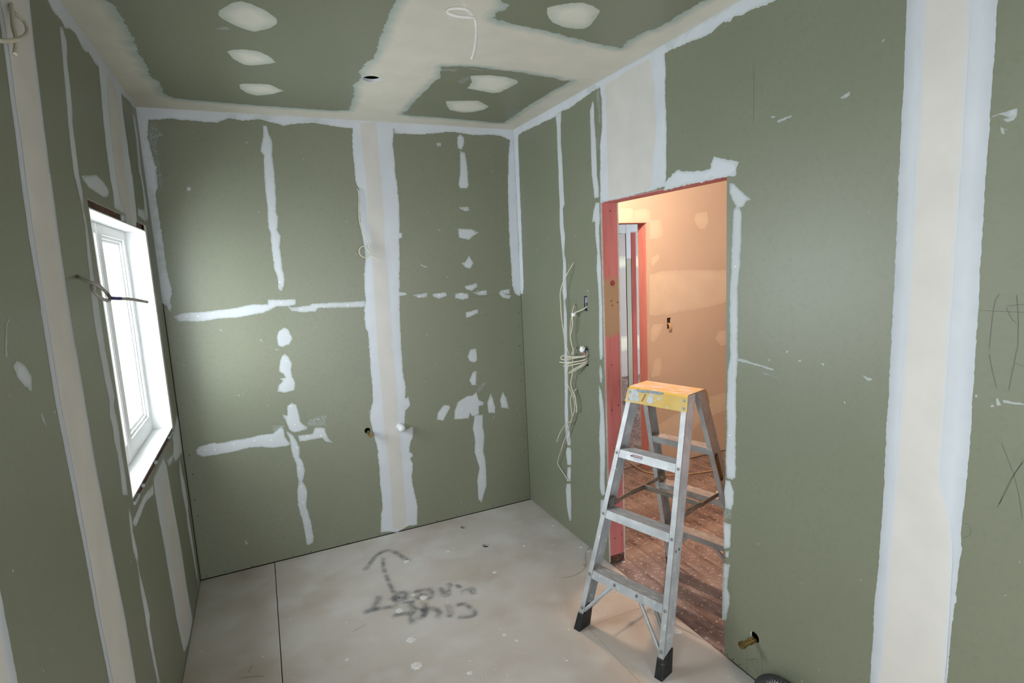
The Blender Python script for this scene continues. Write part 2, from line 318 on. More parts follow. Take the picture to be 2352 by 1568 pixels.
# ------------------------------------------------------------------ data traced on the surfaces (millimetres along each surface)
T = {"back":{"compound":[[[-495,2709],[125,2710],[1743,2718],[1732,2630],[1693,2630],[1627,2653],[1561,2657],[1415,2649],[1274,2664],[1159,2647],[1032,2634],[888,2633],[887,2660],[635,2647],[512,2656],[411,2669],[317,2661],[236,2644],[121,2671],[32,2659],[-47,2667],[-111,2639],[-245,2643],[-349,2648],[-437,2634],[-484,2620]],[[-489,2698],[-435,2637],[-448,2542],[-440,2462],[-437,2422],[-425,2393],[-435,2277],[-446,2266],[-446,2177],[-444,2058],[-443,1974],[-443,1847],[-435,1754],[-432,1705],[-447,1675],[-443,1637],[-454,1607],[-466,1645],[-484,1659],[-487,1674],[-487,2352]],[[1725,2702],[1694,2645],[1675,2525],[1668,2400],[1664,2400],[1655,2173],[1652,1943],[1656,1708],[1657,1629],[1671,1573],[1697,1551],[1719,1550],[1723,1610],[1724,2162]],[[639,2686],[624,2587],[622,2534],[622,2455],[622,2377],[622,2330],[633,2303],[637,2276],[632,2175],[627,2073],[633,2025],[635,1970],[643,1935],[643,1858],[625,1761],[619,1656],[621,1592],[608,1529],[603,1422],[621,1385],[616,1285],[620,1285],[615,1139],[616,1028],[612,932],[593,882],[583,846],[593,747],[608,668],[616,583],[616,490],[612,359],[617,280],[617,193],[604,164],[589,31],[660,17],[700,-2],[728,11],[760,23],[784,25],[842,19],[851,135],[853,169],[843,236],[832,303],[830,375],[844,460],[831,502],[848,514],[845,535],[827,550],[836,611],[858,646],[865,692],[856,725],[808,702],[808,748],[822,839],[855,872],[848,931],[825,923],[835,998],[825,1075],[827,1187],[825,1262],[827,1313],[833,1460],[840,1606],[889,1613],[883,1628],[843,1634],[852,1750],[863,1892],[866,1978],[884,1984],[886,2013],[869,2016],[877,2083],[884,2209],[878,2362],[872,2382],[874,2497],[872,2565],[881,2633],[890,2701]]],"tape":[[[676,2688],[674,2622],[678,2557],[676,2457],[680,2378],[682,2243],[678,2106],[684,1968],[682,1864],[677,1759],[675,1617],[671,1438],[666,1280],[670,1020],[669,833],[668,680],[674,525],[680,368],[675,211],[669,78],[665,36],[725,16],[772,28],[770,53],[777,187],[776,387],[773,584],[769,739],[776,968],[773,1119],[770,1268],[766,1269],[773,1538],[773,1718],[773,1896],[780,2071],[783,2244],[787,2380],[780,2380],[782,2528],[779,2628],[781,2694]]],"patch":[[[126,2637],[147,2639],[151,2596],[169,2541],[159,2472],[161,2367],[154,2208],[145,2150],[156,2125],[144,2047],[159,2008],[147,1950],[150,1891],[150,1819],[156,1759],[145,1713],[130,1687],[116,1702],[117,1774],[104,1827],[103,1906],[102,1971],[106,2029],[97,2061],[103,2176],[104,2303],[104,2365],[115,2470],[102,2489],[99,2502],[123,2585]],[[-441,1581],[-396,1596],[-281,1596],[-149,1602],[-30,1619],[49,1613],[52,1640],[206,1632],[203,1602],[167,1594],[173,1584],[285,1589],[292,1599],[456,1594],[617,1592],[611,1554],[454,1562],[328,1569],[313,1549],[249,1549],[174,1564],[161,1595],[96,1596],[77,1588],[19,1563],[-126,1548],[-224,1550],[-298,1542],[-418,1551]],[[127,1467],[147,1451],[155,1423],[165,1394],[142,1363],[103,1350],[79,1362],[78,1410],[94,1449]],[[111,1306],[131,1286],[146,1246],[138,1199],[141,1157],[153,1120],[146,1076],[91,1066],[48,1083],[61,1119],[86,1143],[71,1159],[100,1161],[90,1188],[70,1204],[77,1248],[94,1294]],[[122,999],[146,981],[159,908],[159,879],[170,856],[197,834],[193,820],[153,812],[117,812],[93,830],[79,886],[62,934],[89,923],[95,982]],[[137,787],[222,782],[242,822],[301,808],[302,779],[312,744],[339,703],[296,718],[279,747],[225,745],[143,747]],[[-418,795],[-401,816],[-320,827],[-298,817],[-233,822],[-161,819],[-68,829],[0,825],[42,864],[59,846],[63,789],[88,742],[67,731],[-15,736],[-75,754],[-137,762],[-228,752],[-311,751],[-391,753],[-417,775]],[[73,826],[106,799],[122,764],[140,711],[133,647],[150,614],[158,554],[143,506],[135,489],[154,445],[156,400],[142,321],[154,266],[161,206],[163,149],[169,110],[162,73],[134,62],[122,69],[117,161],[111,238],[102,286],[95,347],[99,427],[112,491],[108,550],[110,608],[93,669],[90,734],[85,785]],[[1328,2652],[1354,2629],[1351,2579],[1329,2549],[1303,2562],[1307,2626]],[[1321,2542],[1356,2532],[1363,2464],[1368,2393],[1366,2320],[1357,2302],[1305,2298],[1295,2327],[1311,2392],[1317,2477]],[[1162,2588],[1189,2589],[1190,2568],[1161,2567]],[[1289,2177],[1357,2179],[1360,2155],[1335,2149],[1296,2163]],[[1274,2034],[1376,2027],[1423,2005],[1390,1987],[1347,1958],[1276,1975]],[[1340,1849],[1359,1822],[1371,1799],[1343,1762],[1303,1776],[1281,1803],[1309,1809]],[[1295,1643],[1386,1662],[1386,1634],[1346,1609],[1306,1623]],[[1223,1598],[1268,1605],[1320,1592],[1321,1561],[1273,1553],[1221,1568]],[[1353,1597],[1458,1610],[1458,1575],[1397,1575]],[[1564,1599],[1633,1605],[1634,1571],[1592,1570],[1646,1558],[1630,1536],[1574,1548],[1546,1581]],[[930,1610],[1029,1616],[1023,1589],[969,1586]],[[1063,1609],[1157,1613],[1163,1587],[1107,1572],[1069,1586]],[[1291,1463],[1383,1479],[1384,1452],[1297,1426]],[[997,1808],[1045,1787],[1037,1783],[1000,1797]],[[1308,1202],[1354,1205],[1357,1117],[1335,1106],[1303,1120],[1284,1150]],[[1319,1042],[1348,1047],[1338,944],[1304,948],[1288,982]],[[1088,836],[1128,830],[1135,813],[1080,726],[1033,742],[1044,788]],[[1165,784],[1194,844],[1262,874],[1304,876],[1339,895],[1348,837],[1387,811],[1384,791],[1349,788],[1346,731],[1295,723],[1279,750],[1269,711],[1157,722]],[[1444,868],[1459,829],[1473,761],[1471,720],[1419,728],[1415,803]],[[1540,866],[1564,821],[1582,731],[1521,753],[1515,812]],[[1312,729],[1375,723],[1370,637],[1378,553],[1364,456],[1376,378],[1376,302],[1374,192],[1354,145],[1327,70],[1303,97],[1304,250],[1326,337],[1309,400],[1295,460],[1304,541],[1293,634]],[[-224,191],[-213,174],[-211,159],[-221,163]],[[-296,2285],[-285,2290],[-275,2279],[-282,2267],[-296,2267]]],"smear":[[[-433,2631],[-403,2625],[-393,2585],[-375,2557],[-399,2553],[-406,2510],[-412,2423],[-409,2354],[-407,2284],[-436,2279],[-428,2396],[-437,2422],[-442,2468],[-448,2542]],[[211,878],[258,881],[316,892],[306,819],[201,836]],[[1331,904],[1412,970],[1424,956],[1355,885]],[[-1,871],[74,865],[38,822],[1,832]]]},"right":{"compound":[[[3612,2716],[3446,2711],[2103,2700],[1600,2705],[1267,2715],[1181,2655],[1440,2644],[1454,2633],[1563,2646],[1609,2648],[1635,2658],[1651,2645],[1695,2656],[1723,2651],[1752,2640],[1812,2643],[1901,2654],[1976,2658],[2033,2658],[2246,2656],[2536,2666],[2588,2668],[2665,2658],[2745,2652],[2842,2645],[2924,2651],[3011,2638],[3138,2643],[3242,2645],[3352,2650],[3452,2652],[3521,2644],[3578,2639]],[[2535,2683],[2514,2600],[2520,2463],[2539,2383],[2546,2231],[2553,2083],[2263,2085],[2019,2092],[2023,2117],[2024,2146],[2021,2227],[2018,2369],[2025,2465],[2024,2530],[2020,2603],[2029,2675]],[[1982,2139],[1957,2153],[1936,2150],[1925,2138],[1757,2123],[1751,2140],[1736,2167],[1611,2125],[1619,2104],[1620,2084],[1624,2073],[1656,2077],[1878,2079],[2042,2076],[2023,2117]],[[3592,2703],[3520,2649],[3528,2391],[3531,2096],[3535,1795],[3540,1611],[3559,1561],[3609,1565],[3586,1919],[3590,2342]]],"tape":[[[2490,2664],[2481,2536],[2478,2370],[2474,2220],[2475,2092],[2262,2090],[2116,2092],[2112,2161],[2109,2219],[2092,2290],[2087,2386],[2095,2532],[2120,2678],[2246,2676]]],"joint":[[[1021,2620],[1022,2521],[1022,2454],[1020,2381],[1019,2248],[1020,2112],[1019,1983],[1020,1983],[1019,1824],[1018,1695],[1019,1578],[1019,1471],[1019,1333],[1021,1227],[1021,1119],[1020,1011],[1021,957],[1025,767],[1032,608],[1032,488],[1035,337],[1036,252],[1038,118],[817,306],[818,422],[817,497],[814,649],[811,752],[806,762],[809,787],[804,912],[802,927],[805,938],[807,961],[805,1044],[804,1058],[802,1156],[800,1236],[801,1345],[803,1497],[802,1497],[802,1562],[803,1621],[805,1708],[806,1808],[807,1948],[806,1948],[806,2022],[807,2129],[807,2261],[807,2363],[807,2423],[807,2510]]],"tape2":[[[979,2599],[978,2501],[978,2436],[975,2321],[975,2176],[975,2027],[974,1976],[975,1790],[978,1630],[976,1476],[978,1476],[982,1306],[984,1131],[990,970],[996,782],[999,588],[1008,356],[1012,270],[1012,140],[825,300],[826,416],[821,494],[820,733],[822,903],[832,994],[845,1042],[860,1087],[867,1134],[865,1299],[864,1489],[863,1490],[863,1664],[861,1783],[863,1957],[859,1957],[862,2145],[862,2281],[866,2388],[867,2450],[868,2542]]],"patch":[[[1654,2052],[1635,2047],[1551,1978],[1572,1974],[1585,1955],[1604,1953],[1592,1931],[1594,1825],[1598,1740],[1608,1653],[1607,1565],[1607,1401],[1605,1356],[1613,1263],[1611,1125],[1613,983],[1611,858],[1629,842],[1659,839],[1666,918],[1660,1017],[1661,1160],[1659,1232],[1657,1302],[1645,1355],[1646,1396],[1650,1608],[1643,1697],[1641,1828],[1634,1944],[1620,1959],[1642,1993],[1654,2014]],[[1665,827],[1641,833],[1619,792],[1622,742],[1634,708],[1664,701],[1674,767]],[[1676,634],[1633,642],[1633,612],[1638,534],[1672,515]],[[1666,505],[1643,516],[1647,484],[1663,481]],[[1676,444],[1638,458],[1649,380],[1652,336],[1638,313],[1639,271],[1654,209],[1657,183],[1681,171],[1680,310]],[[1611,1360],[1580,1362],[1502,1351],[1436,1345],[1437,1339],[1456,1339],[1534,1348],[1605,1351]],[[2989,2661],[2928,2649],[2943,2562],[2944,2467],[2939,2403],[2936,2295],[2932,2165],[2925,2119],[2950,2095],[2950,2003],[2935,1929],[2951,1837],[2933,1769],[2942,1634],[2940,1566],[2962,1538],[2947,1463],[2955,1241],[2958,1063],[2973,880],[2974,747],[2958,678],[2956,612],[2999,596],[3020,691],[3020,795],[3010,945],[2998,1164],[2993,1236],[2993,1355],[2983,1530],[2992,1599],[2973,1770],[2976,1824],[2989,1933],[2997,2007],[2988,2126],[2991,2271],[2989,2308],[2992,2445],[2989,2572],[2999,2626]],[[3007,583],[2961,596],[2951,569],[2957,478],[3008,461],[3020,548]],[[3008,450],[2961,465],[2972,364],[3023,346]],[[3027,329],[2970,349],[2975,206],[2983,87],[2990,84],[3005,77],[3011,83],[3035,167],[3042,273]],[[2601,2618],[2586,2597],[2586,2507],[2577,2419],[2575,2333],[2575,2236],[2560,2158],[2564,2112],[2605,2114],[2618,2184],[2629,2245],[2628,2314],[2629,2401],[2628,2488],[2628,2574]],[[2595,2089],[2560,2085],[2557,2000],[2569,1953],[2567,1822],[2557,1761],[2560,1640],[2557,1517],[2562,1287],[2564,1249],[2576,1222],[2595,1220],[2601,1283],[2590,1516],[2595,1639],[2604,1732],[2595,1823],[2610,1908],[2606,1986],[2636,1989],[2619,2047]],[[2594,1194],[2578,1171],[2573,1120],[2585,1086],[2599,1090],[2605,1147]],[[2611,1068],[2590,1040],[2571,966],[2566,869],[2563,771],[2568,636],[2579,512],[2578,417],[2613,400],[2634,444],[2620,620],[2626,754],[2608,892],[2617,989]],[[2626,371],[2587,386],[2585,243],[2588,190],[2621,104],[2638,238],[2636,283]],[[1208,2245],[1178,2256],[1177,2246],[1192,2242]],[[1439,2235],[1381,2237],[1381,2233],[1437,2227]],[[1465,2255],[1449,2252],[1449,2246],[1464,2250]],[[806,2088],[783,2091],[752,2095],[752,2077],[757,2068],[770,2066],[779,2076],[764,2077],[787,2089]],[[784,2057],[778,2053],[773,2041],[778,2041]],[[774,2055],[768,2049],[770,2046]],[[1101,1373],[1069,1366],[1083,1360],[1090,1364]],[[749,1371],[746,1372],[738,1354],[747,1352],[749,1362]],[[736,1369],[724,1369],[692,1368],[692,1365],[726,1364],[734,1363]],[[1335,1391],[1317,1394],[1326,1384]],[[1462,1377],[1451,1377],[1455,1372]],[[1255,1389],[1243,1394],[1231,1393],[1237,1384],[1243,1390]],[[797,1370],[791,1373],[791,1364],[796,1364]]],"smear":[[[1670,691],[1634,705],[1627,652],[1639,669],[1673,640]],[[2573,2655],[2536,2661],[2529,2604],[2529,2487],[2544,2491],[2557,2612]],[[2563,2430],[2545,2426],[2553,2346],[2576,2368]],[[1484,1329],[1419,1315],[1422,1311],[1484,1312]]]},"left":{"compound":[[[3575,2699],[3148,2708],[2409,2705],[2186,2704],[2095,2662],[2182,2630],[2252,2618],[2305,2626],[2339,2615],[2425,2641],[2491,2644],[2546,2620],[2644,2639],[2733,2628],[2790,2639],[2992,2632],[3201,2652],[3361,2669],[3500,2672],[3566,2676]],[[2786,2646],[2756,2524],[2722,2410],[2709,2302],[2696,2207],[2713,2145],[2694,2078],[2889,2069],[2880,2034],[3106,2034],[3151,2077],[3165,2115],[3183,2194],[3198,2289],[3183,2286],[3182,2447],[3182,2571],[3208,2662]]],"tape":[[[2917,2653],[2851,2485],[2816,2323],[2813,2226],[2822,2115],[2901,2071],[2901,2038],[3020,2038],[3027,2066],[3036,2165],[3031,2262],[3005,2257],[3052,2394],[3085,2546],[3080,2639]]],"joint":[[[1751,2523],[1745,2465],[1744,2380],[1742,2323],[1727,2207],[1721,2117],[1710,2047],[1696,1877],[1699,1757],[1693,1630],[1690,1491],[1701,1358],[1711,1208],[1722,1033],[1726,886],[1739,729],[1743,685],[1751,609],[1756,509],[1989,312],[1994,419],[1988,505],[1983,729],[1960,929],[1943,1115],[1928,1273],[1926,1457],[1923,1603],[1918,1603],[1920,1781],[1930,1934],[1944,2085],[1939,2084],[1950,2179],[1964,2299],[1983,2448],[2004,2555],[2002,2576],[2016,2648]]],"tape2":[[[1768,2532],[1763,2472],[1767,2389],[1765,2331],[1750,2213],[1747,2123],[1736,2051],[1722,1878],[1726,1756],[1720,1627],[1717,1485],[1729,1350],[1735,1198],[1743,1022],[1747,873],[1761,713],[1766,669],[1768,596],[1774,494],[1961,335],[1966,441],[1965,522],[1960,743],[1938,940],[1922,1123],[1902,1281],[1901,1462],[1899,1606],[1894,1606],[1895,1781],[1905,1932],[1920,2081],[1915,2080],[1926,2174],[1939,2292],[1959,2439],[1979,2544],[1979,2566],[1992,2637]]],"patch":[[[2278,2593],[2311,2605],[2338,2567],[2308,2499],[2300,2439],[2280,2344],[2255,2287],[2247,2192],[2239,2133],[2249,2082],[2231,2027],[2244,1957],[2236,1885],[2229,1813],[2238,1721],[2237,1610],[2232,1566],[2242,1508],[2260,1396],[2233,1367],[2255,1299],[2246,1246],[2239,1196],[2247,1141],[2242,1094],[2237,1047],[2166,1074],[2181,1135],[2189,1211],[2169,1255],[2174,1311],[2161,1352],[2186,1392],[2169,1463],[2161,1556],[2158,1575],[2150,1654],[2158,1725],[2178,1795],[2186,1866],[2214,1962],[2211,2025],[2205,2059],[2189,2108],[2180,2123],[2185,2187],[2198,2267],[2219,2338],[2233,2408],[2257,2499],[2271,2570]],[[2272,2124],[2257,2130],[2465,2169],[2585,2157],[2652,2137],[2609,2110],[2549,2097],[2486,2101],[2340,2104]],[[3444,2633],[3511,2629],[3520,2520],[3472,2333],[3510,2197],[3480,2097],[3385,2099],[3428,2215],[3427,2326],[3386,2319],[3450,2505],[3435,2583]],[[3218,2131],[3372,2142],[3417,2080],[3193,2097]],[[2974,957],[3026,897],[3051,723],[3079,586],[3104,441],[3106,228],[3146,18],[3005,13],[2921,26],[2799,61],[2787,109],[2746,262],[2725,463],[2704,657],[2678,820],[2681,840],[2672,898],[2689,952]],[[2462,958],[2673,933],[2655,895],[2483,923],[2317,911],[2284,909],[2236,939],[2261,947]],[[3530,1026],[3575,1022],[3558,863],[3554,811],[3287,833],[3258,870],[3083,878],[3046,918],[3256,889],[3307,940],[3292,968]],[[3433,816],[3454,719],[3488,655],[3510,481],[3475,500],[3495,222],[3496,-3],[3470,29],[3429,220],[3386,471],[3408,490],[3363,636],[3372,759]],[[2217,1006],[2230,984],[2236,993],[2241,946],[2230,917],[2251,836],[2232,770],[2258,692],[2290,559],[2261,537],[2268,443],[2286,285],[2247,314],[2222,474],[2216,608],[2213,716],[2219,806],[2193,864],[2202,971]],[[1481,1615],[1503,1626],[1541,1611],[1567,1582],[1556,1550],[1526,1564],[1488,1592]],[[1456,1658],[1464,1657],[1460,1641],[1453,1641]],[[2131,856],[2153,849],[2157,829],[2144,836]],[[1586,1495],[1601,1472],[1607,1452],[1587,1473]],[[1513,1723],[1482,1704],[1456,1658],[1464,1657],[1486,1701]],[[1818,2477],[1810,2473],[1813,2473]]],"tape3":[[[2866,911],[2810,701],[2804,583],[2806,282],[2821,80],[3066,42],[3046,261],[3044,470],[3043,674],[2971,837]]]},"ceiling":{"holeA":[[[-360,-500],[-359,2216],[-356,2305],[-338,2332],[-334,2445],[-329,2571],[-340,2791],[-335,2853],[-335,2963],[-343,3054],[-318,3141],[-318,3242],[-311,3331],[-288,3381],[-119,3405],[39,3404],[122,3414],[495,3418],[583,3384],[571,3148],[540,2930],[552,2892],[557,2791],[535,2758],[543,2601],[566,2566],[555,2439],[546,2302],[539,2169],[539,2074],[537,2005],[521,-500]]],"holeB":[[[897,3401],[900,3278],[900,3038],[910,2879],[907,2790],[919,2718],[876,2565],[1016,2531],[1131,2535],[1281,2538],[1325,2553],[1446,2557],[1521,2587],[1582,2579],[1566,2714],[1560,2922],[1568,3129],[1575,3309],[1577,3435],[1500,3439],[1203,3415]]],"holeC":[[[1591,1650],[1586,1755],[1585,1869],[1555,1979],[1544,2055],[1570,2123],[1452,2121],[1283,2089],[1190,2073],[1134,2063],[1048,2059],[908,2033],[905,1971],[926,1950],[923,1919],[892,1903],[846,1820],[823,-500],[1611,-500]]],"patch":[[[-26,2307],[-19,2273],[19,2200],[50,2176],[80,2184],[112,2212],[134,2236],[164,2282],[166,2320],[148,2366],[114,2400],[90,2421],[67,2413],[30,2389],[6,2358],[-15,2336]],[[-12,2659],[3,2636],[44,2613],[94,2614],[116,2626],[142,2656],[174,2726],[143,2756],[71,2799],[45,2793],[8,2736]],[[23,3077],[45,3054],[119,3036],[159,3038],[225,3123],[172,3188],[121,3227],[99,3241],[58,3210],[24,3138]],[[1049,2647],[1140,2612],[1224,2613],[1299,2642],[1328,2679],[1312,2766],[1297,2848],[1262,2874],[1176,2852],[1103,2834],[1091,2729]],[[1065,3077],[1145,3045],[1238,3020],[1296,3071],[1344,3116],[1337,3189],[1289,3251],[1226,3272],[1144,3239],[1097,3158]],[[1065,1890],[1090,1859],[1131,1827],[1171,1809],[1211,1819],[1263,1843],[1274,1863],[1292,1912],[1303,1976],[1294,2004],[1266,2018],[1214,2016],[1144,1991],[1100,1945]]],"smear":[[[890,2602],[958,2582],[969,2606],[896,2628]],[[1007,2549],[1126,2550],[1119,2562],[1029,2565]],[[1161,2550],[1214,2558],[1204,2569]],[[1524,3117],[1532,3055],[1542,3076]],[[1013,2742],[1049,2647],[1071,2674],[1049,2776]],[[-42,2432],[-11,2397],[12,2425],[2,2442],[-20,2439]]]}}
